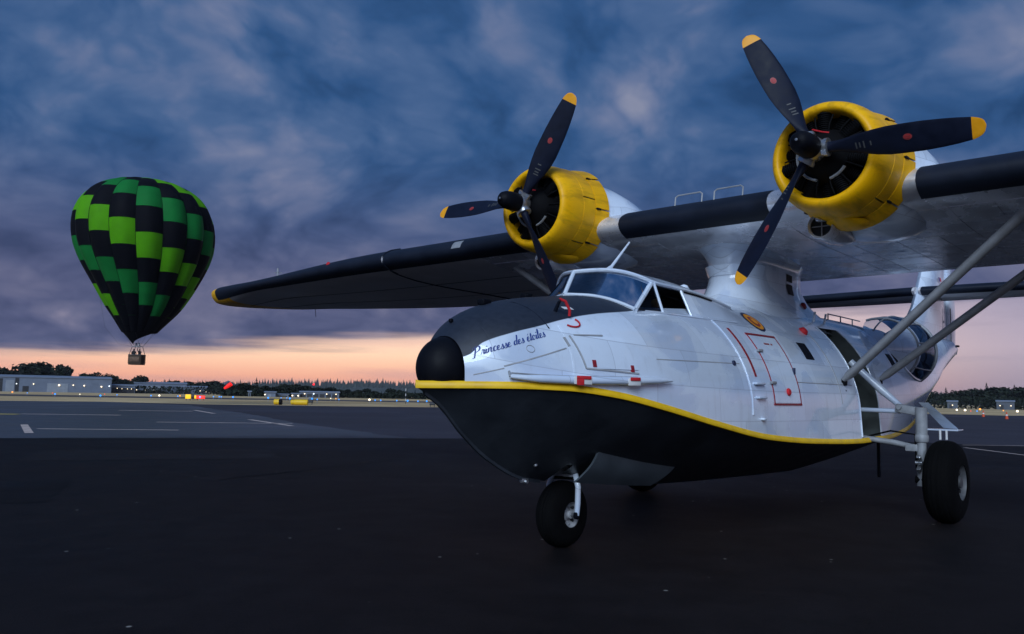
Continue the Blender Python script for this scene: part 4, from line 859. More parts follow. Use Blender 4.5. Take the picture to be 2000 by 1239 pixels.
for s in (-1, 1):
    b = MB(); b.grid([[side_pt(3.70+1.30*i/14, t, s) for t in np.linspace(0, 1, 6)] for i in range(15)]); b.build('sliding_hatch', M['white'], AC)
    # windscreen pane
    rows = []
    for j in range(15):
        q = j/14; yb_, yt_ = .02+.79*q, .02+.69*q; xb_, zb_ = botp(yb_); lo = Vector((xb_, s*yb_, zb_+.01)); hi = Vector((topx(yt_)+.005, s*yt_, roofz(topx(yt_), yt_)-.015))
        rows.append([lo*(1-t)+hi*t for t in np.linspace(0, 1, 7)])
    ws = MB().grid(rows).build('windscreen_pane', M['glass'], AC)
    lo = Vector((2.575, s*.81, 2.735)); hi = Vector((3.06, s*.715, 3.105)); m1 = side_pt(3.12, 0, s); m2 = side_pt(3.10, 1, s)
    b = MB(); b.add([lo, m1, m2, hi], [(0, 1, 2, 3)]); b.build('quarter_pane', M['glass'], AC, smooth=False)
    b = MB(); b.tube([lo+Vector((0, s*.004, 0)), hi+Vector((0, s*.004, 0))], .030, 8); b.build('windscreen_post', M['white'], AC)
    b = MB(); b.tube([side_pt(3.13, -.03, s), side_pt(3.09, 1.02, s)], .020, 8); b.build('window_post', M['white'], AC)
    b = MB(); b.tube([(botp(y)[0]-.005, s*y, botp(y)[1]+.01) for y in np.linspace(0, .82, 14)], .024, 8); b.build('windscreen_sill', M['white'], AC)
    b = MB(); b.tube([(topx(y)-.004, s*y, roofz(topx(y), y)) for y in np.linspace(0, .72, 14)]+[(x, s*.735, EDGZ(x)) for x in (3.2, 3.5, 3.8, 4.2, 4.6, 5.0)], .026, 8); b.build('canopy_rail', M['white'], AC)
    b = MB(); b.tube([side_pt(x, -.02, s) for x in (2.58, 2.9, 3.2, 3.5, 3.8, 4.2, 4.7)], .022, 8); b.build('side_sill', M['white'], AC)
    b = MB(); b.tube([side_pt(3.70, t, s) for t in (0, .5, 1)], .016, 6); b.build('hatch_edge', M['white'], AC)
    b = MB(); b.tube([side_pt(x, .93, s)+Vector((0, s*.015, 0)) for x in (3.75, 4.1, 4.45)], .010, 6); b.build('hatch_track', M['black'], AC)
b = MB(); b.tube([(2.295, 0, 2.94), (2.475, 0, 3.235)], .026, 8); b.build('centre_post', M['white'], AC)
# dark cockpit inside: floor tub, coaming, two seats
b = MB(); b.grid([[(x, y, 2.15+.25*(abs(y)/.8)**4) for y in np.linspace(-.8, .8, 9)] for x in (2.2, 4.2)]); b.add([(4.2, -.82, 2.1), (4.2, .82, 2.1), (4.2, .70, 3.05), (4.2, -.70, 3.05)], [(0, 1, 2, 3)])
for s in (-1, 1): b.add([(2.4, s*.79, 2.1), (4.2, s*.79, 2.1), (4.2, s*.79, 2.74), (2.4, s*.79, 2.66)], [(0, 1, 2, 3)])
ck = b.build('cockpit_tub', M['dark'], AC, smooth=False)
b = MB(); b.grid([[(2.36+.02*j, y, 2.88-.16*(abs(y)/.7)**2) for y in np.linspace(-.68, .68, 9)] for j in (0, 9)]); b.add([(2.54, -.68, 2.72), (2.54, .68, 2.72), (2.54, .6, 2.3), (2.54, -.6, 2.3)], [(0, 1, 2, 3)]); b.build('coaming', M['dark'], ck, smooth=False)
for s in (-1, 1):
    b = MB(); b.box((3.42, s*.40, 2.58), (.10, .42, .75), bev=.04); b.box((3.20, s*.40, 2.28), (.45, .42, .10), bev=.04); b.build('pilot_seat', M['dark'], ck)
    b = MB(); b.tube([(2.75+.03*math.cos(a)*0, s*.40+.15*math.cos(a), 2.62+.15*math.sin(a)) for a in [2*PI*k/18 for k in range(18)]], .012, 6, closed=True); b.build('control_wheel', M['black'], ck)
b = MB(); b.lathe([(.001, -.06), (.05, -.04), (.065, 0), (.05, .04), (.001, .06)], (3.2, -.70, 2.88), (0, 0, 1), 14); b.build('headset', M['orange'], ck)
# aerial mast on the roof
b = MB(); b.tube([(3.05, -.10, 3.30), (3.10, -.10, 3.36)], [.06, .03], 10); b.tube([(3.08, -.10, 3.34), (3.42, -.16, 3.72)], [.022, .012], 8); b.build('aerial_mast', M['white'], AC)
b = MB(); b.lathe([(.001, .09), (.05, .07), (.09, 0)], (4.62, -.25, ROOFZ(4.62)-.03), (0, 0, 1), 14); b.build('dome_light', M['white'], AC)
# ---------------------------------------------------------------- wing
LEX = pch([0, 7, 13, 15, 15.6, 15.86], [5.15, 5.15, 5.76, 5.97, 6.1, 6.4]); TEX = pch([0, 7, 9.3, 12.7, 14.3, 15.3, 15.7, 15.86], [9.85, 9.85, 9.75, 9.2, 8.75, 8.3, 7.9, 7.3])
TCK = pch([0, 7, 13, 14.6, 15.4, 15.7, 15.86], [.145, .14, .125, .15, .175, .16, .10])
def wz(y): return 4.42
def af(t, up_, tc):                             # airfoil, t along the chord
    yt = 5*tc*(.2969*math.sqrt(max(t, 0))-.126*t-.3516*t*t+.2843*t**3-.1015*t**4); cb = .028*(1-(2*t-.75)**2) if t < .9 else .028*(1-1.1025)*(1)
    cb = .11*t*(1-t); return cb+yt if up_ else cb-yt
def wp(y, t, up_, off=0.):
    y_ = abs(y); c = TEX(y_)-LEX(y_); z = wz(y_)-.092*c*t+c*af(t, up_, TCK(y_)); 
    if not up_ and y_ > 12.5: z -= .15*min(1, (y_-12.5)/2.2)**1.5*min(1, t/.10)**.6*max(0, 1-t)**.35
    return Vector((LEX(y_)+c*t, y, z+(off if up_ else -off)))
TS = [0, .004, .012, .03, .055, .09, .14, .2, .28, .37, .47, .57, .67, .77, .87, .95, 1.]
def wring(y): return [wp(y, t, True) for t in TS[::-1]]+[wp(y, t, False) for t in TS[1:]]
def wing_part(name, ys, m, mi=None):
    rows = [wring(y) for y in ys]; b = MB(); b.grid(rows, cv=False)
    for r_ in (rows[0], rows[-1]): b.add(r_, [tuple(range(len(r_)))])
    return recalc(b.build(name, m, AC, ang=40))
wing_part('wing_centre_section', [-4.4, -3.2, -2, -1, 0, 1, 2, 3.2, 4.4], M['silver'])
for s in (-1, 1):
    wing_part('wing_outer_panel', [s*q for q in [4.402]+[4.402+10.098*i/40 for i in range(1, 41)]], M['wing'])
    wing_part('wing_tip_float', [s*q for q in (14.502, 14.65, 14.8, 14.95, 15.1, 15.2, 15.3, 15.5, 15.65, 15.76, 15.83, 15.86)], M['yellow'])
    for y0, y1, n in ((.0, 1.22, 6), (3.12, 6.95, 8), (7.0, 15.2, 44)):
        rows = []
        for i in range(n+1):
            y = s*(y0+(y1-y0)*i/n); rows.append([wp(y, t, True, .006) for t in (.055, .04, .02, .010, .004)]+[wp(y, 0, True)-Vector((.007, 0, 0))]+[wp(y, t, False, .006) for t in (.004, .010, .02, .032, .048)])
        b = MB(); b.grid(rows); recalc(b.build('deicer_boot', M['navy'], AC, ang=60))
    b = MB(); b.tube([wp(s*6.97, t, True, .012) for t in (.10, .05, .02, .005)]+[wp(s*6.97, t, False, .012) for t in (.005, .02, .05, .09)], .02, 6); b.build('panel_joint_band', M['navy'], AC)
    # underside seams and fittings of the outer wing
    for t in (.32, .66):
        b = MB(); b.tube([wp(s*y, t, False, .0) for y in np.linspace(4.5, 14.6, 14)], .006, 4); b.build('underside_seam', M['navy'], AC)
    b = MB(); b.tube([wp(s*(7.0+.0*t), t, False, .004) for t in np.linspace(.1, .98, 10)], .016, 4); b.build('panel_joint', M['navy'], AC)
    for y in (9.6, 12.4):
        b = MB(); rg = random.Random(int(y*10))
        for k in range(14):
            c = wp(s*(y+rg.uniform(-.35, .35)), .80+rg.uniform(-.03, .03), False, .004); l = rg.uniform(.05, .22); b.add([c+Vector((-.012, -l, 0)), c+Vector((.012, -l, 0)), c+Vector((.012, l, 0)), c+Vector((-.012, l, 0))], [(0, 1, 2, 3)])
        b.build('worn_stencil', M['pink'] if False else M['strut'], AC, smooth=False)
    # landing light set in the leading edge
    b = MB(); rows = [[wp(s*y, t, True, .011) for t in (.02, .01, .004)]+[wp(s*y, .0, True)-Vector((.014, 0, 0))] for y in (4.72, 4.84, 4.96)]
    b.grid(rows); recalc(b.build('landing_light', M['steel'], AC))
    b = MB(); b.lathe([(.001, .03), (.05, .02), (.06, 0)], wp(s*9.1, .02, True, .0), (-1, 0, .3), 12); b.build('red_wing_light', M['redtag'], AC)
    b = MB(); c = wp(s*12.3, .12, True); b.tube([c, c+Vector((0, 0, .22))], .025, 6); b.tube([c+Vector((-.08, 0, .10)), c+Vector((.12, 0, .12))], .012, 6); b.build('vent_mast', M['steel'], AC)
    b = MB(); c = wp(s*14.3, .97, False); b.tube([c, c+Vector((.03, 0, -.22))], .008, 5); b.build('static_wick', M['black'], AC)
# skin panels under the centre section
for s in (-1, 1):
    yb = [.82, 1.35, 1.72, 2.30, 2.88, 3.35, 3.85, 4.36]; tb = [.11, .26, .40, .55, .70, .83, .96]
    for i in range(len(yb)-1):
        for j in range(len(tb)-1):
            if tb[j] < .40 and 1.4 < (yb[i]+yb[i+1])/2 < 3.1: continue
            g_ = .007; rows = [[wp(s*(yb[i]+g_+(yb[i+1]-yb[i]-2*g_)*a/2), tb[j]+.0016+(tb[j+1]-tb[j]-.0032)*c/3, False, .0055) for c in range(4)] for a in range(3)]
            b = MB(); b.grid(rows); per = rows[0]+[rows[1][-1]]+rows[2][::-1]+[rows[1][0]]; b.grid([per, [q+Vector((0, 0, .0055)) for q in per]], cv=True); recalc(b.build('skin_panel', M['silver'], AC, ang=30))
# handrails on the centre section
for y0, y1 in ((.35, -.10), (-.30, -.75)):
    c0, c1 = wp(y0, .05, True), wp(y1, .05, True); b = MB(); b.tube([c0, c0+Vector((.02, 0, .13)), c0+Vector((.03, -.04, .16)), c1+Vector((.03, .04, .16)), c1+Vector((.02, 0, .13)), c1], .011, 8); b.build('handrail', M['strut'], AC)
# ---------------------------------------------------------------- pylon
PW = pch([2.82, 3.0, 3.2, 3.42, 3.65, 3.85, 4.02, 4.16, 4.3], [.95, .72, .57, .47, .43, .43, .50, .66, .95]); PF = pch([3.0, 3.2, 3.42, 3.65, 3.85, 4.02, 4.16, 4.3], [5.55, 5.95, 6.12, 6.2, 6.18, 6.08, 5.92, 5.62]); PA = pch([2.82, 3.0, 3.2, 3.3, 3.45, 3.7, 3.95, 4.1], [10.6, 10.5, 9.9, 9.55, 9.2, 8.95, 9.0, 9.15])
rows = []
for z in np.linspace(2.83, 4.28, 34):
    w_, f_, a_ = PW(z), PF(z), PA(z); row = []
    for k in range(40):
        t = 2*PI*k/40; cx_s = f_+w_*1.15
        if math.cos(t) > 0: x = cx_s-w_*1.15*math.cos(t); y = w_*math.sin(t)
        else: u = -math.cos(t); x = cx_s+(a_-cx_s)*u; y = w_*math.copysign(abs(math.sin(t))**1.15, math.sin(t))
        row.append((x, y, z))
    rows.append(row)
b = MB(); b.grid(rows, cv=True); py = recalc(b.build('pylon', M['white'], AC, ang=60))
def pyl(x, z, s=-1, off=.006):
    w_, f_, a_ = PW(z), PF(z), PA(z); cx_s = f_+w_*1.15
    if x < cx_s: y = w_*math.sqrt(max(0, 1-((cx_s-x)/(w_*1.15))**2))
    else: u = (x-cx_s)/(a_-cx_s); y = w_*math.sqrt(max(0, 1-u*u))**1.15
    return Vector((x, s*(y+off), z))
b = MB(); rows = []
for k in range(17):
    t = -PI/2+PI*k/16; z = 3.80; w_ = PW(z)+.03; cx_s = PF(z)+PW(z)*1.15; r_ = []
    for (dz_, dw) in ((-.16, -.028), (-.08, -.005), (0, .02), (.004, .012), (-.02, -.03)): r_.append((cx_s-(w_+dw)*1.15*math.cos(t), (w_+dw)*math.sin(t), z+dz_))
    rows.append(r_)
b.grid(rows); recalc(b.build('pylon_collar', M['white'], py, ang=40))
for z0, z1 in ((3.46, 3.64), (3.68, 3.80)):
    b = MB(); b.grid([[pyl(7.62+.30*i/4+(.02 if z > 3.6 else 0), z, -1, .007) for i in range(5)] for z in np.linspace(z0, z1, 4)]); b.build('pylon_window', M['black'], py)
b = MB(); b.lathe([(.001, .05), (.05, .04), (.07, 0)], pyl(8.25, 3.32, -1, 0), (0, -1, .3), 14); b.build('pylon_lamp', M['red'], py)
for x in (7.9, 8.35): 
    b = MB(); c = Vector((x, -.72, 3.02)); b.tube([c, c+Vector((.03, -.02, .16))], .018, 6); b.build('grab_peg', M['white'], AC)
b = MB(); b.tube([pyl(x, 4.18-.0*(x), -1, .004) for x in np.linspace(6.3, 8.6, 14)], .012, 5); b.build('pylon_seam', M['navy'], py)
# deck rail aft of the pylon
b = MB(); b.tube([(x, -.30, ZT(x)*1.0-.02+.07) for x in (9.6, 10.2, 10.8, 11.2)], .012, 6)
for x in (9.6, 10.2, 10.8): b.tube([(x, -.30, ZT(x)-.06), (x, -.30, ZT(x)+.06)], .012, 6)
b.build('deck_rail', M['steel'], AC)
# ---------------------------------------------------------------- engines
EY, EZ, PX = 2.3055, 4.7001, 4.0823
bm_ = None
def blade_mesh():
    CH = pch([.10, .22, .35, .55, .85, 1.2, 1.5, 1.70, 1.77, 1.81, 1.825], [.12, .13, .17, .27, .345, .335, .29, .235, .185, .115, .02]); TH = pch([.10, .22, .4, .8, 1.3, 1.825], [.115, .11, .075, .045, .028, .006]); BE = pch([.1, .3, .6, 1.0, 1.4, 1.825], [62, 58, 46, 34, 27, 22])
    rs = [.10, .16, .22, .28, .35, .45, .55, .7, .85, 1.0, 1.2, 1.4, 1.55, 1.685, 1.69, 1.71, 1.74, 1.77, 1.79, 1.81, 1.82, 1.825]
    b = MB(); rows = []; n = 18
    for r_ in rs:
        be = R(BE(r_)); cv = Vector((-math.sin(be), math.cos(be), 0)); nv_ = Vector((-math.cos(be), -math.sin(be), 0)); row = []; c = CH(r_); th = TH(r_); sh = .06*c*min(1, max(0, (r_-.3)/.3))
        for k in range(n):
            a = 2*PI*k/n; u = math.cos(a); v = math.sin(a); q = (1-u*.35) if r_ > .3 else 1.
            row.append(cv*(c/2*u-sh)+nv_*(th/2*v*(1.15 if v > 0 else .55 if r_ > .4 else 1.)*(q if r_ > .3 else 1))+Vector((0, 0, r_)))
        rows.append(row)
    b.grid(rows, cv=True); b.m = [1 if rs[i//n] >= 1.689 else 0 for i in range(len(b.f))]
    b.add(rows[-1], [tuple(range(n))], 1)
    def front(r_, u, off=.004):
        be = R(BE(r_)); cv = Vector((-math.sin(be), math.cos(be), 0)); nv_ = Vector((-math.cos(be), -math.sin(be), 0)); c = CH(r_); th = TH(r_); uu = (u+.06*c)/(c/2)
        return cv*u+nv_*(th/2*1.15*math.sqrt(max(0, 1-uu*uu))*(1-uu*.35)+off)+Vector((0, 0, r_))
    for (ra, rb, mi, of) in ((.048, .036, 2, .004), (.038, .028, 3, .006), (.032, .023, 2, .008)):
        ring = [front(1.06+ra*math.cos(2*PI*k/20), rb*math.sin(2*PI*k/20), of) for k in range(20)]; b.add([front(1.06, 0, of)]+ring, [(0, 1+k, 1+(k+1) % 20) for k in range(20)], mi)
    b.add([front(1.06-.02, -.012, .010), front(1.06+.02, -.012, .010), front(1.06+.02, -.006, .010), front(1.06-.02, -.006, .010)], [(0, 1, 2, 3)], 3); b.add([front(1.06-.02, .006, .010), front(1.06+.02, .006, .010), front(1.06+.02, .012, .010), front(1.06-.02, .012, .010)], [(0, 1, 2, 3)], 3)
    for k, (r_, w_) in enumerate(((.50, .05), (.54, .04), (.585, .055), (.66, .035))): b.add([front(r_, -w_, .004), front(r_+.016, -w_, .004), front(r_+.016, w_*.6, .004), front(r_, w_*.6, .004)], [(0, 1, 2, 3)], 4)
    me = b.build('blade', [M['blade'], M['tipyellow'], M['pink'], M['redtag'], mat('stencil_grey', (.09, .09, .09), .6)], None, ang=50); recalc(me); COL.objects.unlink(me); return me.data
BLADE = blade_mesh()
AX = Vector((1, 0, 0))
def engine(y, th, s):
    c = Vector((0, y, EZ))
    # cowl nose ring
    b = MB(); b.lathe([(.50, 4.62), (.515, 4.48), (.525, 4.42), (.54, 4.375), (.565, 4.345), (.595, 4.342), (.63, 4.365), (.662, 4.42), (.688, 4.52), (.702, 4.64), (.706, 4.765), (.694, 4.765)], c, AX, 64); cw = recalc(b.build('cowling', M['yellow'], AC, ang=50))
    # six wrap panels with open joints
    for k in range(6):
        a0 = 2*PI*k/6+.02+R(18); a1 = 2*PI*(k+1)/6-.005+R(18); b = MB(); b.lathe([(.695, 4.772), (.708, 4.776), (.716, 4.90), (.718, 5.06), (.705, 5.062)], c, AX, 12, arc=(a0, a1)); 
        o_ = b.v; rows_ = None; recalc(b.build('cowl_panel', M['yellow'], cw, ang=50))
    # cowl flaps, a little open
    nf = 8
    for k in range(nf):
        a0 = 2*PI*k/nf+.016; a1 = 2*PI*(k+1)/nf-.016; op = .045 if k in (0, 7, 3, 4) else .030
        b = MB(); b.lathe([(.700, 5.068), (.722, 5.07), (.735+op*.5, 5.22), (.735+op, 5.36), (.722+op, 5.36), (.712, 5.20), (.700, 5.075)], c, AX, 9, arc=(a0, a1)); recalc(b.build('cowl_flap', M['yellow'], cw, ang=45))
    # flap actuator joints
    for k in range(nf):
        a = 2*PI*k/nf; ay = Vector((0, 0, 1)); d = Vector((0, -math.sin(a), math.cos(a))); q = MB(); q.box(c+AX*5.12+d*.735, (.10, .03, .03), bev=.006); q.build('flap_bracket', M['black'], cw)
    # intake bulge and chin
    b = MB(); rows = []
    for x, w_, d_ in ((4.80, .02, .0), (4.90, .16, .04), (5.05, .24, .09), (5.20, .26, .10), (5.34, .22, .08)):
        rows.append([(x, y+w_*math.cos(t), EZ-.70-d_*math.sin(t)) for t in np.linspace(0, PI, 9)])
    b.grid(rows); recalc(b.build('intake_bulge', M['yellow'], cw, ang=50))
    # nacelle
    rows = []
    for x, r_, z in ((5.05, .60, 4.70), (5.30, .665, 4.67), (5.7, .67, 4.60), (6.1, .65, 4.555), (6.5, .60, 4.53), (6.8, .53, 4.53), (7.0, .46, 4.55), (7.3, .38, 4.57), (7.7, .27, 4.58), (8.1, .14, 4.56), (8.35, .03, 4.54)):
        wf = 1+.42*max(0, min(1, (x-5.25)/.55))*max(0, min(1, (7.6-x)/1.0)); rows.append([(x, y+r_*wf*math.copysign(abs(math.cos(t))**(1 if x < 5.4 else .9), math.cos(t)), z+r_*math.sin(t)) for t in [2*PI*k/40 for k in range(40)]])
    b = MB(); b.grid(rows, cv=True); nc = recalc(b.build('nacelle', M['white'], AC, ang=60))
    for a, x0, x1 in ((R(200), 5.42, 6.2), (R(20), 5.42, 6.0), (R(245), 5.42, 6.1)):
        b = MB(); b.tube([(x, y+.662*math.cos(a), 4.68-.02*(x-5.3)+.662*math.sin(a)) for x in np.linspace(x0, x1, 6)], .010, 4); b.build('nacelle_seam', M['navy'], nc)
    b = MB(); b.tube([(5.95, y+.632*math.cos(t), 4.655+.632*math.sin(t)) for t in np.linspace(R(15), R(250), 24)], .007, 4); b.build('nacelle_ring', M['strut'], nc)
    # oil cooler under the nacelle
    oy = y+.28; b = MB(); b.lathe([(.135, 4.98), (.16, 4.95), (.172, 4.97), (.178, 5.1), (.176, 5.4), (.15, 5.7), (.08, 6.0)], (0, oy, 3.96), AX, 28); oc = recalc(b.build('oil_cooler', M['silver'], nc, ang=50))
    b = MB(); b.lathe([(.14, 5.02), (.001, 5.03)], (0, oy, 3.96), AX, 24); b.box((5.01, oy, 3.96), (.01, .27, .012), m=1); b.box((5.01, oy, 3.96), (.01, .012, .27), m=1); b.build('cooler_core', [M['dark'], M['strut']], oc)
    b = MB(); b.box((5.35, oy, 4.10), (.75, .16, .16), bev=.03); b.build('cooler_fairing', M['silver'], oc)
    # exhaust stack
    for yy in (.40,):
        b = MB(); b.tube([(5.25, y+yy, EZ+.58*(1 if yy > 0 else -1)*1.0), (5.55, y+yy, EZ+.60*(1 if yy > 0 else -1)), (5.75, y+yy*1.08, EZ+.66*(1 if yy > 0 else -1))], .065, 12); b.build('exhaust_stack', M['engine'], nc)
    # engine
    b = MB(); b.lathe([(.64, 4.60), (.10, 4.60)], c, AX, 32); b.lathe([(.36, 4.62), (.34, 4.50), (.30, 4.38), (.22, 4.27), (.15, 4.22), (.14, 4.12)], c, AX, 32); en = b.build('engine_case', M['engine'], AC, ang=50)
    cm = None
    for k in range(14):
        a = 2*PI*k/14; d = Vector((0, -math.sin(a), math.cos(a))); x = 4.45 if k % 2 == 0 else 4.56
        if cm is None:
            q = MB(); pr = []
            for i in range(9): h_ = .30+.026*i; pr += [(.085, h_), (.085, h_+.011), (.066, h_+.012), (.066, h_+.025)]
            q.lathe(pr+[(.07, .54), (.001, .545)], (0, 0, 0), (0, 0, 1), 12); o = q.build('cylinder', M['engine'], en, local=True); cm = o.data
        else: o = bpy.data.objects.new('cylinder', cm); COL.objects.link(o); o.parent = en
        o.location = c+AX*x-ROOT; o.rotation_euler = (a, 0, 0)
    for k in range(14):
        a = 2*PI*(k+.5)/14; d = Vector((0, -math.sin(a), math.cos(a))); q = MB(); q.tube([c+AX*4.40+d*.26, c+AX*4.38+d*.38, c+AX*4.43+d*.50], .011, 6); q.build('pushrod', M['engine'], en)
    b = MB(); b.lathe([(.30, 4.365), (.325, 4.35), (.335, 4.37), (.325, 4.39), (.30, 4.385)], c, AX, 40, closed_prof=True, arc=(R(195), R(300))); b.build('ignition_ring', M['steel'], en)
    b = MB(); b.lathe([(.30, 4.365), (.325, 4.35), (.335, 4.37), (.325, 4.39), (.30, 4.385)], c, AX, 30, closed_prof=True, arc=(R(125), R(165))); b.build('ignition_ring', M['steel'], en)
    b = MB(); b.tube([c+Vector((4.36, .12, .33)), c+Vector((4.30, -.02, .26)), c+Vector((4.32, -.10, .24))], .010, 6); b.build('red_streamer', M['redtag'], en)
    # propeller: hub with three blades
    hub = MB(); hub.lathe([(.001, .16), (.10, .16), (.135, .12), (.145, .05), (.145, -.05), (.135, -.10), (.125, -.12)], (0, 0, 0), (1, 0, 0), 32)
    for k in range(3):
        a = PI/2-(th+2*PI*k/3); hub.lathe([(.085, .02), (.098, .06), (.098, .14), (.108, .145), (.108, .185), (.085, .19), (.06, .19)], (0, 0, 0), (0, -math.sin(a), math.cos(a)), 20)
    ho = hub.build('propeller', M['metal'], AC, local=True, ang=40); ho.location = Vector((PX, y, EZ))-ROOT; recalc(ho)
    b = MB(); b.lathe([(.138, -.10), (.143, -.14), (.142, -.27), (.132, -.35), (.108, -.42), (.068, -.462), (.03, -.472), (.028, -.478), (.001, -.48)], (0, 0, 0), (1, 0, 0), 32); dm = b.build('hub_dome', M['black'], ho, local=True, ang=60)
    b = MB(); b.lathe([(.001, -.488), (.016, -.486), (.018, -.47)], (0, 0, 0), (1, 0, 0), 12); b.build('dome_bolt', M['metal'], ho, local=True)
    for k in range(3):
        o = bpy.data.objects.new('blade', BLADE); COL.objects.link(o); o.parent = ho; o.rotation_euler = (PI/2-(th+2*PI*k/3), 0, 0)
engine(-EY, 2.0476, -1); engine(EY, .9984, 1)
# ---------------------------------------------------------------- lift struts
for s in (-1, 1):
    for nm_, a, c in (('f', (7.2, 1.40, 2.0), (6.05, 4.20, 4.15)), ('r', (8.92, 1.34, 2.05), (8.9, 4.0, 4.02))):
        a = Vector((a[0], s*a[1], a[2])); c = Vector((c[0], s*c[1], c[2])); d = (c-a).normalized()
        b = MB(); b.tube([a+d*.10, a+d*.22, c-d*.2, c], [.035, .062, .062, .05], 16, flat=1.45, flatdir=(0, -d.z*s, abs(d.y))); so_ = b.build('lift_strut', M['strut'], AC)
        b = MB(); b.box(a+d*.03, (.09, .16, .10), bev=.02); b.tube([a+Vector((-.08, s*.03, .02)), a+Vector((.08, s*.03, .02))], .028, 10); b.tube([a+d*.02, a+d*.2], .03, 10); b.tube([a, a+Vector((.0, s*.08, -.12))], .02, 8); b.build('strut_fitting', M['black'], so_)
# ---------------------------------------------------------------- tail
def tailpart(name, secs, m, axis):              # symmetric sections: (span, x0, x1, thickness)
    rows = []
    for (h_, x0, x1, th) in secs:
        c = x1-x0; r_ = []
        for t in [1, .85, .65, .45, .25, .12, .04, 0]: r_.append((x0+c*t, th*(2.2*math.sqrt(t)*(1-t)+.05*(t > .98))))
        full = r_+[(x, -q) for x, q in r_[-2::-1]]
        rows.append([(x, q, h_) if axis == 'z' else (x, h_, 4.42+.02*(x-16)*0+q) for x, q in full])
    b = MB(); b.grid(rows, cv=True)
    for r_ in (rows[0], rows[-1]): b.add(r_, [tuple(range(len(r_)))])
    return recalc(b.build(name, m, AC, ang=50))
FX0 = pch([3.1, 3.4, 3.8, 4.4, 5.0, 5.5, 5.8, 5.95], [13.6, 14.6, 15.35, 15.95, 16.4, 16.85, 17.3, 17.8])
tailpart('tail_fin', [(z, FX0(z), 18.35, .22) for z in (3.1, 3.3, 3.6, 4.0, 4.4, 4.8, 5.2, 5.6, 5.85, 5.93)], M['white'], 'z')
rud = tailpart('rudder', [(z, 18.36, x1, .09) for z, x1 in ((3.12, 18.9), (3.3, 19.15), (3.7, 19.22), (4.4, 19.22), (5.0, 19.15), (5.5, 18.95), (5.85, 18.7))], M['white'], 'z')
b = MB(); b.tube([(18.35, -.11, z) for z in (3.25, 4.2)], .014, 6); b.build('rudder_hinge', M['strut'], rud)
for z in (3.25, 3.9):
    b = MB(); b.box((18.95, -.10, z), (.14, .08, .05), bev=.01); b.build('rudder_horn', M['black'], rud)
for s in (-1, 1):
    tailpart('stabiliser', [(s*y, x0, 17.3, .16) for y, x0 in ((.05, 15.85), (1.5, 15.98), (3, 16.12), (4.2, 16.25), (4.6, 16.5))], M['wing'], 'y')
    tailpart('elevator', [(s*y, 17.31, x1, .10) for y, x1 in ((.12, 18.25), (1.5, 18.3), (3, 18.2), (4.2, 17.95), (4.6, 17.7))], M['wing'], 'y')
    rows = []
    for y, x0 in ((.10, 15.855), (1.5, 15.98), (3, 16.12), (4.2, 16.25), (4.55, 16.46)):
        c = 17.3-x0; rows.append([(x0+c*t, s*y, 4.42+sg*(.16*2.2*math.sqrt(t)*(1-t)+.006)) for t, sg in ((.10, 1), (.05, 1), (.02, 1), (.005, 1))]+[(x0-.008, s*y, 4.42)]+[(x0+c*t, s*y, 4.42+sg*(.16*2.2*math.sqrt(t)*(1-t)+.006)) for t, sg in ((.005, -1), (.02, -1), (.05, -1), (.10, -1))])
    b = MB(); b.grid(rows); recalc(b.build('tail_deicer_boot', M['navy'], AC, ang=60))
b = MB(); b.add([(16.95, -.215, 4.86), (17.05, -.215, 4.86), (17.12, -.215, 4.76), (17.02, -.215, 4.76)], [(0, 1, 2, 3)]); b.build('fin_flash', M['blue'], AC, smooth=False)
b = MB(); b.add([(17.06, -.215, 4.86), (17.16, -.215, 4.86), (17.23, -.215, 4.76), (17.13, -.215, 4.76)], [(0, 1, 2, 3)]); b.build('fin_flash', M['redtag'], AC, smooth=False)
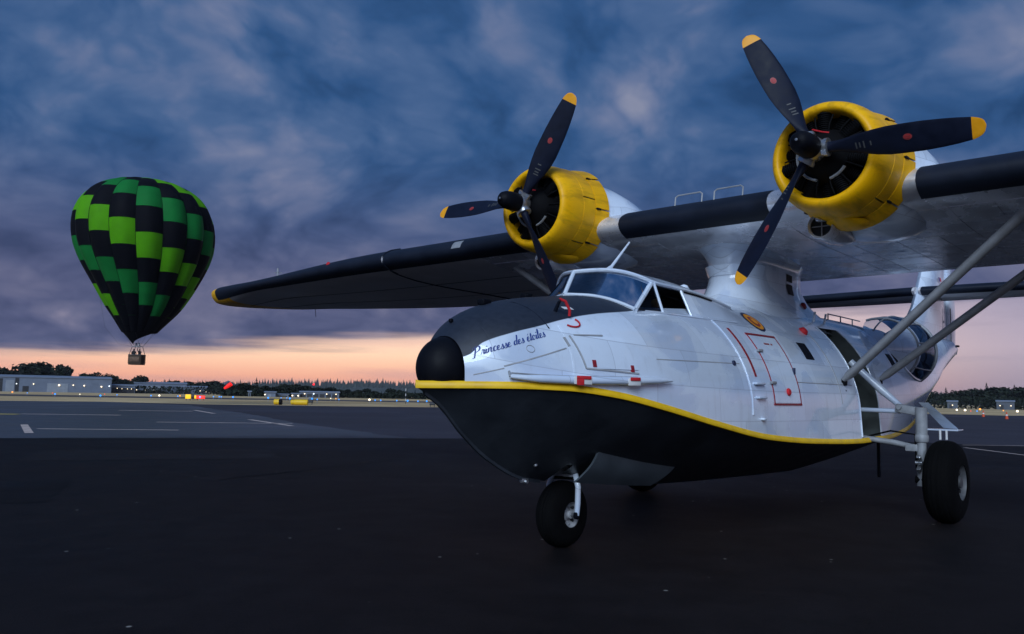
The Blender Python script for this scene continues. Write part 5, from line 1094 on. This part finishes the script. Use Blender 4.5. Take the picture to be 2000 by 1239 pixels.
# ---------------------------------------------------------------- side blisters
for s in (-1, 1):
    BCN = Vector((11.55, s*.72, 2.70)); BA = Vector((1.22, .80, .70))
    def el(u, v, k=1.): return BCN+Vector((BA.x*math.cos(u)*k, s*BA.y*math.sin(u)*math.cos(v)*k, BA.z*math.sin(u)*math.sin(v)*k))   # u from front(pi) to aft(0)
    us = np.linspace(PI*.96, PI*.05, 26); vs = np.linspace(R(-62), R(108), 22)
    V = [el(u, v) for u in us for v in vs]; F = []; FF = []
    for i in range(len(us)-1):
        for j in range(len(vs)-1):
            ids = (i*22+j, i*22+j+1, (i+1)*22+j+1, (i+1)*22+j); c = sum((V[q] for q in ids), Vector())/4
            if abs(c.y) < hy(c.x, min(c.z, ZT(c.x)))-.10 and c.z < ZT(c.x)-.03: continue
            (FF if (us[i] > R(118) and vs[j] < R(48)) or (us[i] > R(150)) else F).append(ids)
    b = MB(); b.add(V, F); bs = recalc(b.build('blister', M['glass_blister'], AC, ang=70))
    b = MB(); b.add(V, FF); recalc(b.build('blister_fairing', M['white'], bs, ang=70))
    for u in (R(118), R(78), R(28)):
        b = MB(); b.tube([el(u, v, 1.005) for v in np.linspace(R(-58), R(108), 20)], .034 if u == R(78) else .024, 8); b.build('blister_hoop', M['steel'], bs)
    for v in (R(-30), R(12), R(48), R(80)):
        b = MB(); b.tube([el(u, v, 1.004) for u in np.linspace(R(118 if v < R(40) else 150), R(12), 18)], .016, 6); b.build('blister_rib', M['steel'], bs)
    b = MB(); b.tube([hp(11.55+.98*math.cos(a), 2.68+.52*math.sin(a) if 2.68+.52*math.sin(a) < ZT(11.5)-.05 else ZT(11.5)-.05, .012, s) for a in [2*PI*k/36 for k in range(36)]], .024, 6, closed=True); b.build('blister_sill', M['white'], bs)
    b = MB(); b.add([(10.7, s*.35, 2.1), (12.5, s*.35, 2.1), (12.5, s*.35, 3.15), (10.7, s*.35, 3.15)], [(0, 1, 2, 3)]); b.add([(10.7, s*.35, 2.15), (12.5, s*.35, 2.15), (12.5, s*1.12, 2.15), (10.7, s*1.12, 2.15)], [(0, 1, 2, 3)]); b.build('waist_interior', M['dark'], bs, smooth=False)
    for x, z in ((10.0, 2.46), (10.45, 2.54)): hullplate('waist_window', x, x+.26, z-.17, z+.13, M['black'], .006, s=s, skew=.05)
# ---------------------------------------------------------------- undercarriage
def tyre(c, r_, w_, name_parent, rim, outm, ax=(0, 1, 0), s=-1):
    pr = []
    for k in range(25):
        a = PI*k/24; cw_ = math.copysign(abs(math.cos(a))**.75, math.cos(a)); pr.append((rim+(r_-rim)*abs(math.sin(a))**.62, -w_/2*cw_))
    pr = []
    for k in range(61):
        a = PI*k/60; cw_ = math.copysign(abs(math.cos(a))**.75, math.cos(a)); g_ = -.012*max(0, math.cos(cw_*PI*7))**6 if abs(cw_) < .62 else 0.; pr.append((rim+(r_-rim)*abs(math.sin(a))**.62+g_, -w_/2*cw_))
    b = MB(); b.lathe(pr, c, ax, 56); t_ = recalc(b.build('tyre', M['rubber'], name_parent, ang=60))
    for k in (-1.5, -.5, .5, 1.5):
        pass
    q = MB(); q.lathe([(rim*1.02, -w_*.40), (rim*1.08, -w_*.46), (rim*.98, -w_*.47), (rim*.90, -w_*.36), (rim*.55, -w_*.22), (rim*.32, -w_*.30), (rim*.30, -w_*.46), (.001, -w_*.47)], c, [s*-1*a for a in ax], 40); q.build('rim', outm, t_, ang=40)
    q = MB(); q.lathe([(rim*1.02, -w_*.40), (rim*1.08, -w_*.46), (rim*.98, -w_*.47), (rim*.90, -w_*.36), (rim*.55, -w_*.22), (rim*.3, -w_*.25), (.001, -w_*.26)], c, [s*a for a in ax], 40); q.build('rim', outm, t_, ang=40)
    for k in range(8):
        a = 2*PI*k/8; q = MB(); d = Vector((math.cos(a), 0, math.sin(a))); q.box(Vector(c)+Vector((0, s*w_*.30, 0))+d*rim*.72, (rim*.22, .04, rim*.20), Matrix((d, Vector((0, 1, 0)), d.cross(Vector((0, 1, 0))))).transposed(), bev=.008); q.build('rim_boss', M['dark'] if k % 2 else M['steel'], t_)
    return t_
for s in (-1, 1):
    wc = Vector((8.0, s*2.615, .595)); Y = lambda v: s*v
    b = MB(); b.tube([(8.06, Y(2.28), 1.66), (8.04, Y(2.28), 1.2)], .085, 18); b.tube([(8.04, Y(2.28), 1.2), (8.0, Y(2.28), .50)], .066, 18); b.lathe([(.09, 0), (.10, .02), (.10, .09), (.09, .11)], (8.045, Y(2.28), 1.15), (0, 0, 1), 18); lg = b.build('main_gear_leg', M['steel'], AC)
    tyre(wc, .595, .44, lg, .255, M['rimgrey'], s=s)
    b = MB(); b.tube([(8.0, Y(2.2), .595), (8.0, Y(2.7), .595)], .06, 14); b.lathe([(.16, 0), (.19, .02), (.19, .06), (.10, .08)], (8.0, Y(2.33), .595), (0, s, 0), 24); b.build('axle', M['engine'], lg)
    b = MB(); b.tube([(7.96, Y(1.28), 2.36), (8.04, Y(1.72), 1.92), (8.14, Y(1.98), 1.66)], [.055, .06, .04], 14); b.build('side_brace', M['white'], lg)
    b = MB(); b.tube([(7.92, Y(1.0), 1.62), (8.10, Y(1.98), 1.60)], .036, 12); b.build('radius_rod', M['white'], lg)
    b = MB(); b.box((8.10, Y(2.12), 1.62), (.14, .42, .13), Matrix.Rotation(s*R(-10), 3, 'X'), bev=.02); b.tube([(7.98, Y(1.98), 1.66), (8.24, Y(1.98), 1.66)], .035, 10); b.build('trunnion', M['steel'], lg)
    b = MB(); b.tube([(7.95, Y(1.45), 1.18), (8.04, Y(1.9), 1.12), (8.03, Y(2.25), 1.06)], [.04, .045, .035], 12); b.box((8.02, Y(2.15), 1.06), (.10, .18, .11), bev=.02); b.build('lower_link', M['steel'], lg)
    b = MB(); b.tube([(8.02, Y(1.5), 1.20), (8.0, Y(1.85), 1.30), (8.0, Y(2.2), 1.26), (7.97, Y(2.22), .75)], .014, 6); b.build('brake_hose', M['rubber'], lg)
    b = MB(); b.add([(8.22, Y(2.20), 1.74), (8.14, Y(2.36), 1.74), (8.22, Y(2.74), 1.36), (8.36, Y(2.50), 1.36)], [(0, 1, 2, 3)]); b.add([(8.235, Y(2.20), 1.735), (8.155, Y(2.36), 1.735), (8.235, Y(2.74), 1.355), (8.375, Y(2.50), 1.355)], [(3, 2, 1, 0)]); b.box((8.20, Y(2.52), 1.34), (.30, .52, .025), bev=.008); b.build('fairing_plate', M['white'], lg)
    b = MB(); b.tube([(8.0, Y(2.55), 1.34), (8.0, Y(2.55), 1.20)], .016, 8); b.tube([(8.06, Y(2.62), 1.34), (8.06, Y(2.62), 1.20)], .016, 8); b.build('fairing_stay', M['whiteprint'], lg)
    b = MB()
    b.box((7.90, Y(2.28), .92), (.10, .06, .05), Matrix.Rotation(R(35), 3, 'Y'), bev=.01); b.box((7.90, Y(2.28), .78), (.14, .06, .05), Matrix.Rotation(R(-40), 3, 'Y'), bev=.01); b.tube([(7.86, Y(2.24), .85), (7.86, Y(2.34), .85)], .03, 10); b.build('torque_link', M['metal'], lg)
# nose gear
nc_ = Vector((2.297, 0, .38)); b = MB(); b.tube([(2.45, 0, 1.25), (2.36, 0, .86)], .07, 16); b.box((2.35, 0, .84), (.16, .30, .07), bev=.02); ng = b.build('nose_gear_leg', M['steel'], AC)
tyre(nc_, .38, .30, ng, .145, M['strut'])
for s in (-1, 1):
    b = MB(); b.tube([(2.35, s*.06, .88), (2.33, s*.17, .83), (2.32, s*.215, .70), (2.31, s*.22, .52), (2.30, s*.215, .38)], [.035, .036, .034, .034, .03], 12); b.lathe([(.045, 0), (.045, .03), (.03, .04), (.001, .04)], (2.297, s*.20, .38), (0, s, 0), 16, m=1); b.build('fork_arm', [M['white'], M['black']], ng)
b = MB(); b.tube([(2.297, -.2, .38), (2.297, .2, .38)], .022, 10); b.build('nose_axle', M['metal'], ng)
b = MB(); b.tube([(2.20, -.13, 1.02), (2.28, -.11, .84)], .022, 8); b.tube([(2.20, .02, .98), (2.30, .02, .86)], .018, 8); b.build('shimmy_link', M['metal'], ng)
# nose wheel bay and doors
b = MB(); 
for s in (-1, 1): b.add([(1.97, s*.24, 1.0), (3.66, s*.24, .90), (3.66, s*.24, 1.5), (1.97, s*.24, 1.5)], [(0, 1, 2, 3)])
b.add([(1.95, -.3, 1.5), (3.68, -.3, 1.5), (3.68, .3, 1.5), (1.95, .3, 1.5)], [(0, 1, 2, 3)]); b.add([(1.97, -.24, .9), (1.97, .24, .9), (1.97, .24, 1.5), (1.97, -.24, 1.5)], [(0, 1, 2, 3)]); b.add([(3.66, -.24, .75), (3.66, .24, .75), (3.66, .24, 1.5), (3.66, -.24, 1.5)], [(0, 1, 2, 3)]); b.build('nose_wheel_bay', M['dark'], AC, smooth=False)
for s in (-1, 1):
    hg = [Vector((x, s*y, z)) for x, y, z in ((2.20, .60, 1.14), (2.8, .60, 1.055), (3.4, .60, .985), (3.88, .60, .935))]; lw = [Vector((x, s*y, z)) for x, y, z in ((1.97, .44, .79), (2.5, .44, .735), (3.0, .44, .69), (3.48, .45, .655))]
    b = MB(); rows = [[h_*(1-t)+l_*t+Vector((0, s*.05*math.sin(t*PI), 0)) for t in np.linspace(0, 1, 6)] for h_, l_ in zip(hg, lw)]; rows2 = [[p+Vector((0, -s*.03, 0)) for p in r_] for r_ in rows]; b.grid(rows); b.grid(rows2); per = rows[0]+[r_[-1] for r_ in rows[1:]]+rows[-1][-2::-1]+[r_[0] for r_ in rows[-2:0:-1]]; b.grid([per, [p+Vector((0, -s*.03, 0)) for p in per]], cv=True); recalc(b.build('nose_gear_door', M['bottomdoor'] if 'bottomdoor' in M else M['bottom'], AC, ang=35))
# drain mast under the aft hull, keel fitting
b = MB(); b.tube([(13.0, 0, .95), (13.0, 0, .16)], .035, 10); b.build('tail_prop_rod', M['black'], AC)
b = MB(); b.box((1.62, 0, .80), (.10, .05, .05), bev=.01); b.tube([(1.62, -.05, .79), (1.62, .05, .79)], .02, 8); b.build('bow_shackle', M['metal'], AC)
b = MB(); b.lathe([(.001, .025), (.02, .02), (.025, 0)], (1.55, -.22, ZK(1.55)+(ZC(1.55)-ZK(1.55))*.17-.005), (0, -.5, -.9), 10); b.build('drain_plug', M['metal'], AC)
# ================================================================== haze over the field
b = MB(); b.box((CAM[0], CAM[1], 36.), (13000, 13000, 92.)); hz = b.build('haze', bpy.data.materials.new('haze_air'), None, smooth=False); tag(hz, 'thin blue dusk haze over the airfield', 'haze', kind='stuff')
hm = hz.data.materials[0]; hm.use_nodes = True; ht = hm.node_tree; ht.nodes.clear()
hv = ht.nodes.new('ShaderNodeVolumePrincipled'); hv.inputs['Color'].default_value = (.80, .86, 1., 1); hv.inputs['Density'].default_value = 5e-5; hv.inputs['Anisotropy'].default_value = 0.
ho_ = ht.nodes.new('ShaderNodeOutputMaterial'); ht.links.new(hv.outputs[0], ho_.inputs['Volume'])
